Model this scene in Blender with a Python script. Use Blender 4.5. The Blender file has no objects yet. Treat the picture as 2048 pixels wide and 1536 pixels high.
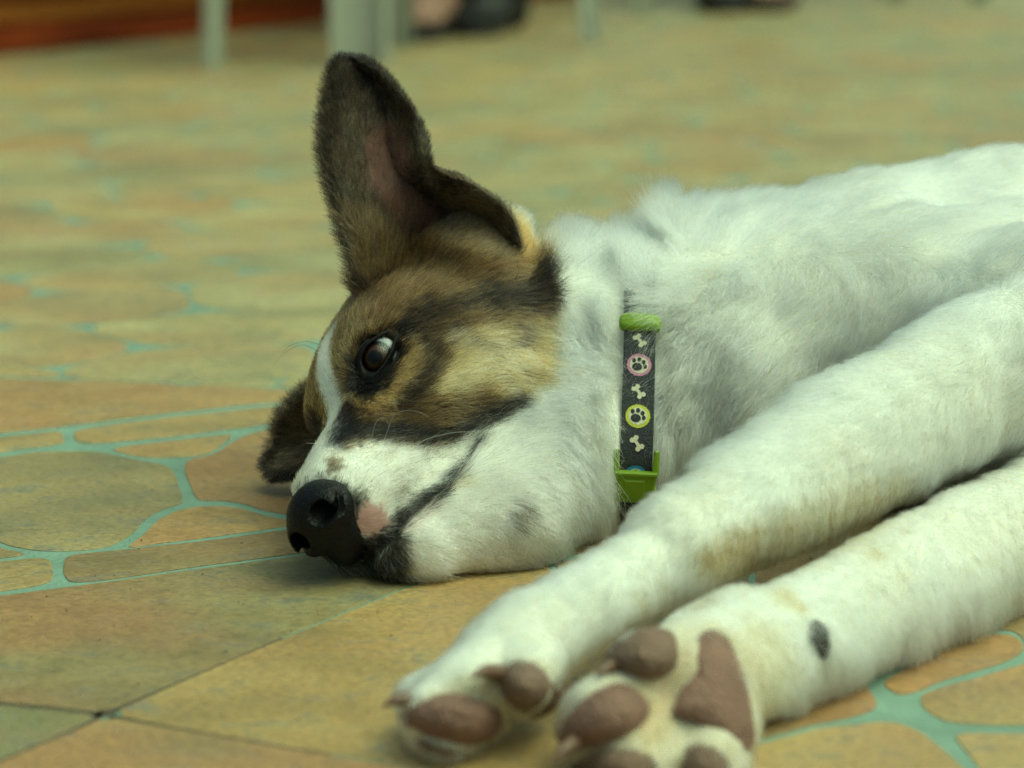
import bpy, bmesh, math, random
import numpy as np
from mathutils import Vector, Matrix
rng = np.random.default_rng(7)
random.seed(7)
sc = bpy.context.scene
col = sc.collection
R = math.radians

# ------------------------------------------------------------------ camera
# working unit: centimetres (CM converts to metres)
CM = 0.01
F = 4900.0                       # focal length in pixels of a 2048 x 1536 frame
PITCH = R(12.9)
CAMH = 26.0
cam_pos = np.array([0.0, 0.0, CAMH])
cp, sp = math.cos(PITCH), math.sin(PITCH)
AX = np.array([1.0, 0, 0])                 # camera right in world
AY = np.array([0, sp, cp])                 # camera up
AZ = np.array([0, -cp, sp])                # towards the viewer (camera +Z)
CAMROT = np.stack([AX, AY, AZ], 1)         # world = cam_pos + CAMROT @ c

def at(px, py, d):
    """world point (cm) seen at pixel (px,py) at depth d (cm)"""
    c = np.array([(px - 1024) * d / F, (768 - py) * d / F, -d])
    return cam_pos + CAMROT @ c
def gdepth(py, z=0.0):
    return (CAMH - z) / (sp - (768 - py) / F * cp)
def ground(px, py, z=0.0):
    return at(px, py, gdepth(py, z))
def proj(P):
    c = (P - cam_pos) @ CAMROT
    d = -c[..., 2]
    return 1024 + c[..., 0] / d * F, 768 - c[..., 1] / d * F, d

cam = bpy.data.cameras.new('camera')
cam.sensor_width = 36.0
cam.lens = 36.0 * F / 2048
cam.clip_start = 0.02
cam.clip_end = 200
cam.dof.use_dof = True
cam.dof.focus_distance = 0.89
cam.dof.aperture_fstop = 7.6
cam.dof.aperture_blades = 9
co = bpy.data.objects.new('camera', cam)
col.objects.link(co)
co.matrix_world = Matrix([[AX[i], AY[i], AZ[i], cam_pos[i] * CM] for i in range(3)] + [[0, 0, 0, 1]])
sc.camera = co

# ------------------------------------------------------------------ light
SUN_EL, SUN_AZ = R(66), R(98)
w = bpy.data.worlds.new('World')
sc.world = w
w.use_nodes = True
nt = w.node_tree
bg = nt.nodes['Background']
sky = nt.nodes.new('ShaderNodeTexSky')
sky.sky_type = 'NISHITA'
sky.sun_disc = False
sky.sun_elevation = SUN_EL
sky.sun_rotation = SUN_AZ
sky.air_density = 1.0
sky.dust_density = 10.0
sky.ozone_density = 1.0
nt.links.new(sky.outputs[0], bg.inputs[0])
bg.inputs[1].default_value = 0.115
sun = bpy.data.lights.new('sun', 'SUN')
sun.energy = 1.3
sun.angle = R(62)
sun.color = (1.0, 0.96, 0.88)
so = bpy.data.objects.new('sun', sun)
col.objects.link(so)
sdir = Vector((math.sin(SUN_AZ) * math.cos(SUN_EL), math.cos(SUN_AZ) * math.cos(SUN_EL), math.sin(SUN_EL)))
so.rotation_euler = sdir.to_track_quat('Z', 'Y').to_euler()
so.location = (0, 0, 5)

sc.view_settings.view_transform = 'Standard'
sc.view_settings.look = 'None'
sc.view_settings.gamma = 1
sc.view_settings.exposure = -0.10
sc.view_settings.use_curve_mapping = False
sc.view_settings.use_white_balance = True
sc.view_settings.white_balance_temperature = 6450
sc.view_settings.white_balance_tint = -41
sc.cycles.use_denoising = True
sc.cycles.denoising_prefilter = 'NONE'
sc.cycles.max_bounces = 12
sc.cycles.transparent_max_bounces = 8
sc.cycles.use_adaptive_sampling = True
sc.cycles.adaptive_threshold = 0.025
sc.render.film_transparent = False

# ------------------------------------------------------------------ helpers
def tag(o, label=None, cat=None, group=None, kind=None):
    if label: o['label'] = label
    if cat: o['category'] = cat
    if group: o['group'] = group
    if kind: o['kind'] = kind
    return o
def empty(name, loc=(0, 0, 0)):
    o = bpy.data.objects.new(name, None)
    o.empty_display_size = 0.05
    col.objects.link(o)
    o.location = [c * CM for c in loc]
    return o
def link(name, me, mat=None, parent=None):
    o = bpy.data.objects.new(name, me)
    col.objects.link(o)
    if mat is not None and not me.materials:
        me.materials.append(mat)
    if parent is not None:
        o.parent = parent
        o.matrix_parent_inverse = Matrix.Translation(parent.location).inverted()
    return o
def mesh_np(name, V, faces, smooth=True):
    """V in cm world"""
    me = bpy.data.meshes.new(name)
    V = np.asarray(V, float) * CM
    if isinstance(faces, np.ndarray):
        k = faces.shape[1]
        me.vertices.add(len(V)); me.vertices.foreach_set('co', V.ravel())
        me.loops.add(faces.size); me.loops.foreach_set('vertex_index', faces.ravel().astype(np.int32))
        me.polygons.add(len(faces))
        me.polygons.foreach_set('loop_start', np.arange(0, faces.size, k, dtype=np.int32))
        me.update(calc_edges=True); me.validate()
    else:
        me.from_pydata(V.tolist(), [], faces)
        me.update()
    if smooth:
        me.polygons.foreach_set('use_smooth', np.ones(len(me.polygons), bool))
    return me
def nrm(v):
    return v / (np.linalg.norm(v, axis=-1, keepdims=True) + 1e-12)
def smoothstep(a, b, x):
    t = np.clip((x - a) / (b - a), 0, 1)
    return t * t * (3 - 2 * t)

# ---- value noise
_tab = np.random.default_rng(3).random(65536).astype(np.float32)
def vnoise(P, s, seed=0):
    q = P * s + 100.37 + seed * 17.13
    i = np.floor(q).astype(np.int64); f = q - i; f = f * f * (3 - 2 * f)
    out = 0
    for dx in (0, 1):
        for dy in (0, 1):
            for dz in (0, 1):
                h = ((i[:, 0] + dx) * 73856093 ^ (i[:, 1] + dy) * 19349663 ^ (i[:, 2] + dz) * 83492791 ^ seed * 2654435) & 65535
                wgt = (f[:, 0] if dx else 1 - f[:, 0]) * (f[:, 1] if dy else 1 - f[:, 1]) * (f[:, 2] if dz else 1 - f[:, 2])
                out = out + wgt * _tab[h]
    return out * 2 - 1

# ------------------------------------------------------------------ implicit surfaces
class Prim:
    pass
def rc(a, b, ra, rb, k=1.0, op='u'):
    p = Prim(); p.kind = 'rc'; p.a = np.array(a, float); p.b = np.array(b, float); p.ra = ra; p.rb = rb; p.k = k; p.op = op
    return p
def el(c, r, rot=None, k=1.0, op='u'):
    p = Prim(); p.kind = 'el'; p.c = np.array(c, float); p.r = np.array(r, float) * np.ones(3); p.rot = rot; p.k = k; p.op = op
    return p
def dist(p, P):
    if p.kind == 'rc':
        ab = p.b - p.a; L2 = ab @ ab
        t = np.clip(((P - p.a) @ ab) / max(L2, 1e-9), 0, 1)
        q = P - p.a - t[:, None] * ab
        return np.sqrt((q * q).sum(1)) - (p.ra + (p.rb - p.ra) * t)
    q = P - p.c
    if p.rot is not None:
        q = q @ p.rot
    k0 = np.sqrt(((q / p.r) ** 2).sum(1)); k1 = np.sqrt(((q / p.r ** 2) ** 2).sum(1))
    return k0 * (k0 - 1) / (k1 + 1e-6)
def evalsdf(prims, P):
    d = np.full(len(P), 1e3)
    for p in prims:
        e = dist(p, P)
        if p.op == 'u':
            h = np.clip(0.5 + 0.5 * (d - e) / p.k, 0, 1)
            d = d + (e - d) * h - p.k * h * (1 - h)
        elif p.op == 's':
            h = np.clip(0.5 - 0.5 * (d + e) / p.k, 0, 1)
            d = d + (-e - d) * h + p.k * h * (1 - h)
    return d
def surface_nets(f, lo, hi, h, coarse=5):
    lo = np.array(lo, float); hi = np.array(hi, float)
    nc = np.ceil((hi - lo) / (h * coarse)).astype(int)
    n = nc * coarse + 1
    # coarse pass
    g = [lo[i] + (np.arange(nc[i]) + 0.5) * h * coarse for i in range(3)]
    G = np.stack(np.meshgrid(*g, indexing='ij'), -1).reshape(-1, 3)
    dc = f(G).reshape(nc)
    near = np.abs(dc) < h * coarse * 1.35
    D = np.repeat(np.repeat(np.repeat(np.where(dc < 0, -9.0, 9.0).astype(np.float32), coarse, 0), coarse, 1), coarse, 2)
    D = np.pad(D, ((0, 1),) * 3, mode='edge')
    M = np.zeros(n, bool)
    ii = np.argwhere(near)
    off = np.arange(coarse + 1)
    O = np.stack(np.meshgrid(off, off, off, indexing='ij'), -1).reshape(-1, 3)
    idx = (ii[:, None, :] * coarse + O[None]).reshape(-1, 3)
    M[idx[:, 0], idx[:, 1], idx[:, 2]] = True
    pid = np.argwhere(M)
    vals = np.empty(len(pid), np.float32)
    for s in range(0, len(pid), 400000):
        vals[s:s + 400000] = f(lo + pid[s:s + 400000] * h)
    D[M] = vals
    # active cells
    S = D < 0
    c = np.zeros(n - 1, np.int8)
    for dx in (0, 1):
        for dy in (0, 1):
            for dz in (0, 1):
                c += S[dx:n[0] - 1 + dx, dy:n[1] - 1 + dy, dz:n[2] - 1 + dz]
    act = np.argwhere((c > 0) & (c < 8))
    cid = -np.ones(n - 1, np.int64)
    cid[act[:, 0], act[:, 1], act[:, 2]] = np.arange(len(act))
    acc = np.zeros((len(act), 3)); cnt = np.zeros(len(act))
    corners = [(a, b, e) for a in (0, 1) for b in (0, 1) for e in (0, 1)]
    for a in corners:
        for ax in range(3):
            if a[ax] == 1: continue
            b = list(a); b[ax] = 1
            va = D[act[:, 0] + a[0], act[:, 1] + a[1], act[:, 2] + a[2]]
            vb = D[act[:, 0] + b[0], act[:, 1] + b[1], act[:, 2] + b[2]]
            m = (va < 0) != (vb < 0)
            t = np.where(m, va / np.where(m, va - vb, 1), 0)
            pt = np.tile(np.array(a, float), (len(act), 1)); pt[:, ax] = t
            acc[m] += pt[m]; cnt += m
    V = lo + (act + acc / cnt[:, None]) * h
    faces = []
    for ax in range(3):
        u, v = (ax + 1) % 3, (ax + 2) % 3
        s0 = [slice(None)] * 3; s1 = [slice(None)] * 3
        s0[ax] = slice(0, -1); s1[ax] = slice(1, None)
        A, B = S[tuple(s0)], S[tuple(s1)]
        e = np.argwhere(A != B)
        ok = (e[:, u] > 0) & (e[:, v] > 0) & (e[:, u] < n[u] - 1) & (e[:, v] < n[v] - 1)
        e = e[ok]
        fl = A[e[:, 0], e[:, 1], e[:, 2]]
        q = []
        for du, dv in ((-1, -1), (0, -1), (0, 0), (-1, 0)):
            w_ = e.copy(); w_[:, u] += du; w_[:, v] += dv
            q.append(cid[w_[:, 0], w_[:, 1], w_[:, 2]])
        q = np.stack(q, 1)
        q[~fl] = q[~fl][:, ::-1]
        faces.append(q)
    faces = np.concatenate(faces)
    faces = faces[(faces >= 0).all(1)]
    return V, faces
def vnormals(V, Fq):
    n = np.cross(V[Fq[:, 2]] - V[Fq[:, 0]], V[Fq[:, 3 if Fq.shape[1] == 4 else 1]] - V[Fq[:, 1 if Fq.shape[1] == 4 else 0]])
    if Fq.shape[1] == 3:
        n = np.cross(V[Fq[:, 1]] - V[Fq[:, 0]], V[Fq[:, 2]] - V[Fq[:, 0]])
    N = np.zeros_like(V)
    for k in range(Fq.shape[1]):
        for c_ in range(3):
            N[:, c_] += np.bincount(Fq[:, k], n[:, c_], len(V))
    return nrm(N)



def spline(pts, n):
    """Catmull-Rom through pts, n samples"""
    P = np.array(pts, float)
    P = np.vstack([2 * P[0] - P[1], P, 2 * P[-1] - P[-2]])
    m = len(P) - 3
    t = np.linspace(0, m - 1e-9, n); i = t.astype(int); f = (t - i)[:, None]
    a, b, c, d = P[i], P[i + 1], P[i + 2], P[i + 3]
    return 0.5 * (2 * b + (c - a) * f + (2 * a - 5 * b + 4 * c - d) * f ** 2 + (3 * b - a - 3 * c + d) * f ** 3)
# ------------------------------------------------------------------ materials
def newmat(name):
    m = bpy.data.materials.new(name); m.use_nodes = True
    return m, m.node_tree, m.node_tree.nodes['Principled BSDF']
def nd(nt, t, **kw):
    n = nt.nodes.new(t)
    for k, v in kw.items():
        if k.startswith('i_'):
            n.inputs[k[2:].replace('_', ' ')].default_value = v
        else:
            setattr(n, k, v)
    return n
def simple(name, colr, rough=0.5, bump=0.0, bscale=80, var=0.0, vscale=20, **kw):
    m, nt, b = newmat(name)
    b.inputs['Base Color'].default_value = (*colr, 1)
    b.inputs['Roughness'].default_value = rough
    for k, v in kw.items():
        b.inputs[k.replace('_', ' ')].default_value = v
    tc = nd(nt, 'ShaderNodeTexCoord')
    if var:
        n = nd(nt, 'ShaderNodeTexNoise'); n.inputs['Scale'].default_value = vscale; n.inputs['Detail'].default_value = 5
        nt.links.new(tc.outputs['Object'], n.inputs['Vector'])
        mx = nd(nt, 'ShaderNodeMix', data_type='RGBA')
        mx.inputs[6].default_value = (*[c * (1 - var) for c in colr], 1)
        mx.inputs[7].default_value = (*[min(1, c * (1 + var)) for c in colr], 1)
        nt.links.new(n.outputs['Fac'], mx.inputs[0]); nt.links.new(mx.outputs[2], b.inputs['Base Color'])
    if bump:
        n = nd(nt, 'ShaderNodeTexNoise'); n.inputs['Scale'].default_value = bscale; n.inputs['Detail'].default_value = 6
        nt.links.new(tc.outputs['Object'], n.inputs['Vector'])
        bp = nd(nt, 'ShaderNodeBump'); bp.inputs['Strength'].default_value = bump; bp.inputs['Distance'].default_value = 0.001
        nt.links.new(n.outputs['Fac'], bp.inputs['Height']); nt.links.new(bp.outputs[0], b.inputs['Normal'])
    return m
def attr_mat(name, rough=0.7, sss=0.0):
    m, nt, b = newmat(name)
    a = nd(nt, 'ShaderNodeAttribute', attribute_name='skin_color')
    nt.links.new(a.outputs['Vector'], b.inputs['Base Color'])
    b.inputs['Roughness'].default_value = rough
    b.inputs['Specular IOR Level'].default_value = 0.15
    return m
def fur_mat(name):
    m = bpy.data.materials.new(name); m.use_nodes = True
    nt = m.node_tree; nt.nodes.clear()
    o = nd(nt, 'ShaderNodeOutputMaterial')
    h = nd(nt, 'ShaderNodeBsdfHairPrincipled')
    h.model = 'CHIANG'; h.parametrization = 'COLOR'
    h.inputs['Roughness'].default_value = 0.42
    h.inputs['Radial Roughness'].default_value = 0.55
    h.inputs['Coat'].default_value = 0.0
    h.inputs['IOR'].default_value = 1.33
    h.inputs['Random Roughness'].default_value = 0.2
    a = nd(nt, 'ShaderNodeAttribute', attribute_name='fur_color')
    nt.links.new(a.outputs['Vector'], h.inputs['Color'])
    nt.links.new(h.outputs[0], o.inputs[0])
    return m

def stone_mat(name, island=False):
    m, nt, b = newmat(name)
    geo = nd(nt, 'ShaderNodeNewGeometry'); oi = nd(nt, 'ShaderNodeObjectInfo')
    mp = nd(nt, 'ShaderNodeMapping'); mp.inputs['Rotation'].default_value = (0, 0, R(-14)); mp.inputs['Scale'].default_value = (1.0, 1.7, 1)
    nt.links.new(geo.outputs['Position'], mp.inputs['Vector'])
    rnd = geo.outputs['Random Per Island'] if island else oi.outputs['Random']
    ofs = nd(nt, 'ShaderNodeVectorMath', operation='ADD')
    sc_ = nd(nt, 'ShaderNodeMath', operation='MULTIPLY'); sc_.inputs[1].default_value = 37.0
    nt.links.new(rnd, sc_.inputs[0]); nt.links.new(mp.outputs[0], ofs.inputs[0]); nt.links.new(sc_.outputs[0], ofs.inputs[1])
    def noise(scale, detail, rough=0.6, src=ofs):
        n = nd(nt, 'ShaderNodeTexNoise'); n.inputs['Scale'].default_value = scale; n.inputs['Detail'].default_value = detail; n.inputs['Roughness'].default_value = rough
        nt.links.new(src.outputs[0], n.inputs['Vector']); return n
    def ramp(src, stops):
        r_ = nd(nt, 'ShaderNodeValToRGB'); el_ = r_.color_ramp.elements
        el_[0].position, el_[0].color = stops[0][0], (*stops[0][1], 1); el_[1].position, el_[1].color = stops[-1][0], (*stops[-1][1], 1)
        for p_, c_ in stops[1:-1]:
            q = el_.new(p_); q.color = (*c_, 1)
        nt.links.new(src, r_.inputs[0]); return r_
    def mix(fac, a, b_, mode='MIX'):
        x = nd(nt, 'ShaderNodeMix', data_type='RGBA', blend_type=mode)
        if isinstance(fac, float): x.inputs[0].default_value = fac
        else: nt.links.new(fac, x.inputs[0])
        for s_, i in ((a, 6), (b_, 7)):
            if isinstance(s_, tuple): x.inputs[i].default_value = (*s_, 1)
            else: nt.links.new(s_, x.inputs[i])
        return x.outputs[2]
    n1 = noise(13, 8, 0.72); n2 = noise(52, 9, 0.8); n3 = noise(330, 5, 0.8); n4 = noise(4.5, 3)
    base = ramp(n1.outputs['Fac'], [(0.26, (0.17, 0.15, 0.095)), (0.40, (0.30, 0.23, 0.115)), (0.50, (0.40, 0.285, 0.13)), (0.60, (0.46, 0.345, 0.17)), (0.76, (0.41, 0.345, 0.22))])
    tone = ramp(rnd, [(0.0, (0.9, 1.06, 1.18)), (0.3, (1.1, 1.22, 1.3)), (0.6, (1.15, 1.3, 1.36)), (1.0, (1.0, 1.22, 1.3))])  # far stones paler and greener: grazing sky sheen put into the colour
    c = mix(1.0, base.outputs[0], tone.outputs[0] if island else oi.outputs['Color'], 'MULTIPLY')
    # slate-blue and rust blotches
    f1 = ramp(n2.outputs['Fac'], [(0.52, (0, 0, 0)), (0.62, (1, 1, 1))])
    sc1 = nd(nt, 'ShaderNodeMath', operation='MULTIPLY'); sc1.inputs[1].default_value = 0.8; nt.links.new(f1.outputs[0], sc1.inputs[0])
    c = mix(sc1.outputs[0], c, (0.17, 0.175, 0.14))
    f2 = ramp(n4.outputs['Fac'], [(0.50, (0, 0, 0)), (0.68, (1, 1, 1))])
    sc2 = nd(nt, 'ShaderNodeMath', operation='MULTIPLY'); sc2.inputs[1].default_value = 0.5; nt.links.new(f2.outputs[0], sc2.inputs[0])
    c = mix(sc2.outputs[0], c, (0.42, 0.20, 0.085))
    f3 = ramp(n3.outputs['Fac'], [(0.3, (0.5, 0.5, 0.5)), (0.5, (0.98, 0.98, 0.98)), (0.72, (1.45, 1.38, 1.25))])
    c = mix(1.0, c, f3.outputs[0], 'MULTIPLY')
    nt.links.new(c, b.inputs['Base Color'])
    rr = ramp(n2.outputs['Fac'], [(0.3, (0.27, 0.27, 0.27)), (0.7, (0.48, 0.48, 0.48))]); nt.links.new(rr.outputs[0], b.inputs['Roughness'])
    bp = nd(nt, 'ShaderNodeBump'); bp.inputs['Strength'].default_value = 0.5; bp.inputs['Distance'].default_value = 0.001
    ad = nd(nt, 'ShaderNodeMath', operation='ADD'); nt.links.new(n3.outputs['Fac'], ad.inputs[0]); nt.links.new(n2.outputs['Fac'], ad.inputs[1])
    nt.links.new(ad.outputs[0], bp.inputs['Height']); nt.links.new(bp.outputs[0], b.inputs['Normal'])
    return m
# ------------------------------------------------------------------ the floor: stones set in green grout
STONE = stone_mat('stone'); STONEF = stone_mat('stone_far', True)
GROUT = simple('grout', (0.205, 0.295, 0.235), 0.8, 0.9, 420, 0.38, 55)
gm = mesh_np('floor', [(-900, -60, -0.05), (900, -60, -0.05), (900, 1500, -0.05), (-900, 1500, -0.05)], [(0, 1, 2, 3)], False)
flo = link('floor', gm, GROUT); tag(flo, kind='structure')
NEAR = {
 1: [(-160, 748), (0, 755), (300, 766), (480, 774), (650, 782), (690, 800), (580, 799), (300, 828), (140, 850), (0, 864), (-165, 884)],
 2: [(-165, 894), (0, 874), (118, 860), (128, 872), (126, 886), (60, 894), (0, 903), (-168, 924)],
 3: [(152, 858), (300, 839), (440, 823), (580, 809), (690, 808), (690, 834), (560, 844), (430, 860), (300, 876), (200, 885), (156, 884), (148, 872)],
 4: [(218, 896), (300, 886), (430, 870), (470, 867), (445, 884), (424, 902), (385, 912), (300, 914), (252, 907)],
 5: [(-168, 936), (-100, 922), (0, 914), (80, 902), (190, 901), (250, 914), (310, 925), (338, 932), (350, 955), (368, 1003), (330, 1014), (290, 1036), (258, 1070), (215, 1092), (160, 1100), (90, 1101), (30, 1092), (0, 1082), (-100, 1050), (-170, 1010)],
 6: [(362, 922), (430, 908), (458, 888), (495, 868), (560, 853), (705, 844), (712, 1034), (640, 1036), (590, 1028), (540, 1022), (490, 1006), (450, 999), (402, 1000), (390, 990)],
 7: [(250, 1094), (285, 1070), (315, 1040), (370, 1014), (440, 1010), (495, 1019), (550, 1036), (610, 1043), (580, 1050), (400, 1074), (300, 1087)],
 8: [(134, 1110), (220, 1101), (400, 1083), (580, 1058), (716, 1043), (722, 1086), (580, 1107), (400, 1130), (250, 1153), (140, 1166), (128, 1150), (126, 1128)],
 9: [(-174, 1142), (0, 1122), (80, 1114), (98, 1120), (104, 1145), (96, 1166), (0, 1182), (-178, 1206)],
 10: [(-172, 1030), (-100, 1066), (0, 1096), (58, 1106), (0, 1115), (-174, 1134)],
 11: [(-180, 1216), (0, 1192), (200, 1166), (400, 1138), (600, 1112), (724, 1094), (900, 1070), (1040, 1058), (1045, 1086), (900, 1138), (800, 1174), (560, 1272), (380, 1348), (206, 1420), (100, 1409), (0, 1399), (-205, 1382)],
 12: [(-205, 1394), (0, 1411), (193, 1430), (100, 1472), (0, 1514), (-225, 1612)],
 13: [(230, 1426), (380, 1358), (560, 1281), (800, 1183), (900, 1147), (1040, 1098), (1060, 1102), (1130, 1172), (1230, 1262), (1330, 1400), (1420, 1600), (1000, 1558), (760, 1517), (560, 1487), (400, 1459)],
 14: [(212, 1436), (400, 1468), (560, 1496), (760, 1527), (1000, 1569), (1420, 1614), (1420, 1900), (-300, 1900), (-232, 1624), (0, 1526), (110, 1480)],
 15: [(1068, 1072), (1180, 1045), (1300, 1020), (1410, 1000), (1410, 1064), (1210, 1096), (1140, 1110), (1098, 1108)],
 16: [(1112, 1124), (1140, 1120), (1210, 1106), (1410, 1078), (1500, 1110), (1480, 1250), (1300, 1322), (1240, 1258), (1150, 1168), (1114, 1136)],
 17: [(1330, 1336), (1500, 1262), (1690, 1315), (1728, 1365), (1762, 1412), (1700, 1432), (1600, 1452), (1430, 1500), (1380, 1410)],
 18: [(1764, 1362), (1830, 1330), (1950, 1272), (2020, 1268), (2046, 1284), (2040, 1306), (2000, 1326), (1900, 1353), (1815, 1386), (1796, 1386)],
 19: [(1844, 1386), (1900, 1370), (2048, 1328), (2300, 1250), (2300, 1446), (2048, 1450), (1900, 1444), (1855, 1422), (1842, 1402)],
 20: [(1908, 1466), (2048, 1468), (2300, 1464), (2300, 1900), (2180, 1900), (2060, 1680), (1972, 1545), (1925, 1490)],
 21: [(1436, 1512), (1600, 1464), (1700, 1446), (1790, 1442), (1850, 1468), (1930, 1536), (2030, 1680), (2160, 1900), (1436, 1900), (1436, 1616)],
 22: [(704, 786), (1400, 820), (1400, 985), (1180, 1034), (900, 1060), (732, 1036), (716, 840)],
 23: [(1424, 822), (2300, 866), (2300, 1230), (2060, 1290), (2030, 1256), (1940, 1262), (1720, 1350), (1690, 1300), (1510, 1248), (1515, 1105), (1424, 1068)],
}
def inset(poly, d):
    """inset of a ground polygon (cm), vertex normals"""
    P = np.array(poly); n = len(P)
    area = 0.5 * np.sum(P[:, 0] * np.roll(P[:, 1], -1) - np.roll(P[:, 0], -1) * P[:, 1])
    if area < 0: P = P[::-1]
    out = []
    for i in range(n):
        a, b, c = P[i - 1], P[i], P[(i + 1) % n]
        e1 = nrm(b - a); e2 = nrm(c - b)
        n1 = np.array([-e1[1], e1[0]]); n2 = np.array([-e2[1], e2[0]])
        k = nrm(n1 + n2); s_ = d / max(0.45, k @ n1)
        out.append(b + k * s_)
    return np.array(out)
def chaikin(P, it=2, t=0.25):
    P = np.array(P)
    for _ in range(it):
        Q = np.roll(P, -1, 0)
        P = np.stack([P * (1 - t) + Q * t, P * t + Q * (1 - t)], 1).reshape(-1, 2)
    return P
def stone_geo(poly2, top=0.0):
    P = np.array(poly2); n = len(P)
    area = 0.5 * np.sum(P[:, 0] * np.roll(P[:, 1], -1) - np.roll(P[:, 0], -1) * P[:, 1])
    if area < 0: P = P[::-1]
    a = inset(P, 0.06); b = inset(P, 0.02)
    V = [(x, y, top) for x, y in a] + [(x, y, top - 0.015) for x, y in b] + [(x, y, top - 0.15) for x, y in P]
    Fs = [tuple(range(n))]
    for r_ in range(2):
        for i in range(n):
            j = (i + 1) % n
            Fs.append((r_ * n + j, r_ * n + i, (r_ + 1) * n + i, (r_ + 1) * n + j))
    return V, Fs
FAR_SHEEN_TONES = [(1.1, 1.26, 1.3), (.95, 1.16, 1.3), (1.18, 1.24, 1.2), (1.06, 1.12, 1.15), (1.1, 1.28, 1.36), (.9, 1.08, 1.15), (1.15, 1.26, 1.26)]  # tints for the far stones, with the sky's sheen painted in
def add_stone(poly2, top, name='stone', tone=None):
    V, Fs = stone_geo(poly2, top)
    me_ = mesh_np(name, V, Fs, False)
    o = link(name, me_, STONE, flo)
    t_ = tone or random.choice(FAR_SHEEN_TONES)
    o.color = (*t_, 1)
    return o
for k in NEAR:
    G_ = np.array([ground(x, y)[:2] for x, y in NEAR[k]])
    hard = k in (11, 12, 13, 14)
    G_ = chaikin(G_, 1, 0.12) if hard else chaikin(G_, 2, 0.22)
    d_ = np.diff(np.vstack([G_, G_[:1]]), axis=0); G_ = G_[np.linalg.norm(d_, axis=1) > 0.02]
    G_ = inset(G_, -0.05 if not hard else -0.11)
    jit_ = np.stack([vnoise(np.c_[G_, np.zeros(len(G_))], 0.9, 41), vnoise(np.c_[G_, np.zeros(len(G_))], 0.9, 42)], 1) * (0.03 if hard else 0.06)
    add_stone(G_ + jit_, rng.uniform(-0.012, 0.0), tone={1: (1.08, 1.06, 1.0), 2: (1.05, 1.05, 1.0), 3: (1.12, 1.08, .98), 4: (1.12, 1.08, .98), 10: (1, .98, .95), 19: (1.12, 1.05, .9), 20: (1.02, 1, .9), 21: (1, .95, .85), 22: (1, 1, .95), 23: (.8, .75, .7), 5: (.92, 1.0, 1.02), 8: (.66, .70, .70), 9: (.95, .95, .9), 11: (.72, .80, .80), 12: (.58, .72, .76), 13: (1.02, .96, .82), 14: (.98, .98, .92), 6: (.92, .92, .88), 7: (1.0, .97, .85), 15: (.8, .72, .6), 16: (.62, .6, .54), 17: (.75, .66, .55), 18: (1.0, .86, .7)}.get(k))
JD = simple('joint_dirt', (0.085, 0.068, 0.042), 0.9, 0.6, 300, .5, 80)
def joint(pts, wpx, mat):
    P = spline(pts, 30); V = []
    for i in range(30):
        g0 = ground(P[i, 0], P[i, 1]); t_ = nrm(ground(*P[min(i + 1, 29)]) - ground(*P[max(i - 1, 0)])); n_ = np.array([-t_[1], t_[0], 0])
        w_ = wpx * (0.8 + 0.5 * rng.random())
        V += [g0 + n_ * w_ + np.array([0, 0, -.028]), g0 - n_ * w_ + np.array([0, 0, -.028])]
    link('joint_filling', mesh_np('joint_filling', V, [(2 * i, 2 * i + 1, 2 * i + 3, 2 * i + 2) for i in range(29)], False), mat, flo)
joint([(-230, 1617), (0, 1519), (205, 1427), (380, 1352), (565, 1275)], .22, JD)
joint([(-205, 1388), (0, 1405), (120, 1419), (205, 1427)], .2, JD)
joint([(220, 1431), (400, 1464), (560, 1491), (660, 1507)], .18, JD)
# beyond the traced stones: random cells in rows
def clip_half(P, a, n_):
    """keep the side where (p-a).n >= 0"""
    out = []
    for i in range(len(P)):
        p, q = P[i], P[(i + 1) % len(P)]
        dp, dq = (p - a) @ n_, (q - a) @ n_
        if dp >= 0: out.append(p)
        if dp * dq < 0: out.append(p + (q - p) * dp / (dp - dq))
    return out
rowdir = nrm(ground(600, 1110)[:2] - ground(0, 1190)[:2]); rown = np.array([-rowdir[1], rowdir[0]])
org = ground(1024, 600)[:2]
rnd = random.Random(5)
seeds = {}
for i in range(-26, 84):
    for j in range(-44, 46):
        seeds[i, j] = org + rown * (i * 8.6 + rnd.uniform(-2.8, 2.8)) + rowdir * ((j + 0.5 * (i % 2)) * 14.5 + rnd.uniform(-5.0, 5.0))
L1a, L1b = ground(0, 751)[:2], ground(620, 779)[:2]
l1n = nrm(np.array([-(L1b - L1a)[1], (L1b - L1a)[0]])); l1n = l1n if l1n[1] > 0 else -l1n
BLa, BLb = ground(-160, 760)[:2], ground(-300, 1880)[:2]
bln = nrm(np.array([-(BLb - BLa)[1], (BLb - BLa)[0]])); bln = bln if bln[0] < 0 else -bln
BRa, BRb = ground(2304, 860)[:2], ground(2304, 1880)[:2]
brn = nrm(np.array([-(BRb - BRa)[1], (BRb - BRa)[0]])); brn = brn if brn[0] > 0 else -brn
BTa = ground(1024, 1908)[:2]
M2 = np.stack([rowdir / 1.45, rown])      # stretch metric along the rows
far = []
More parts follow.
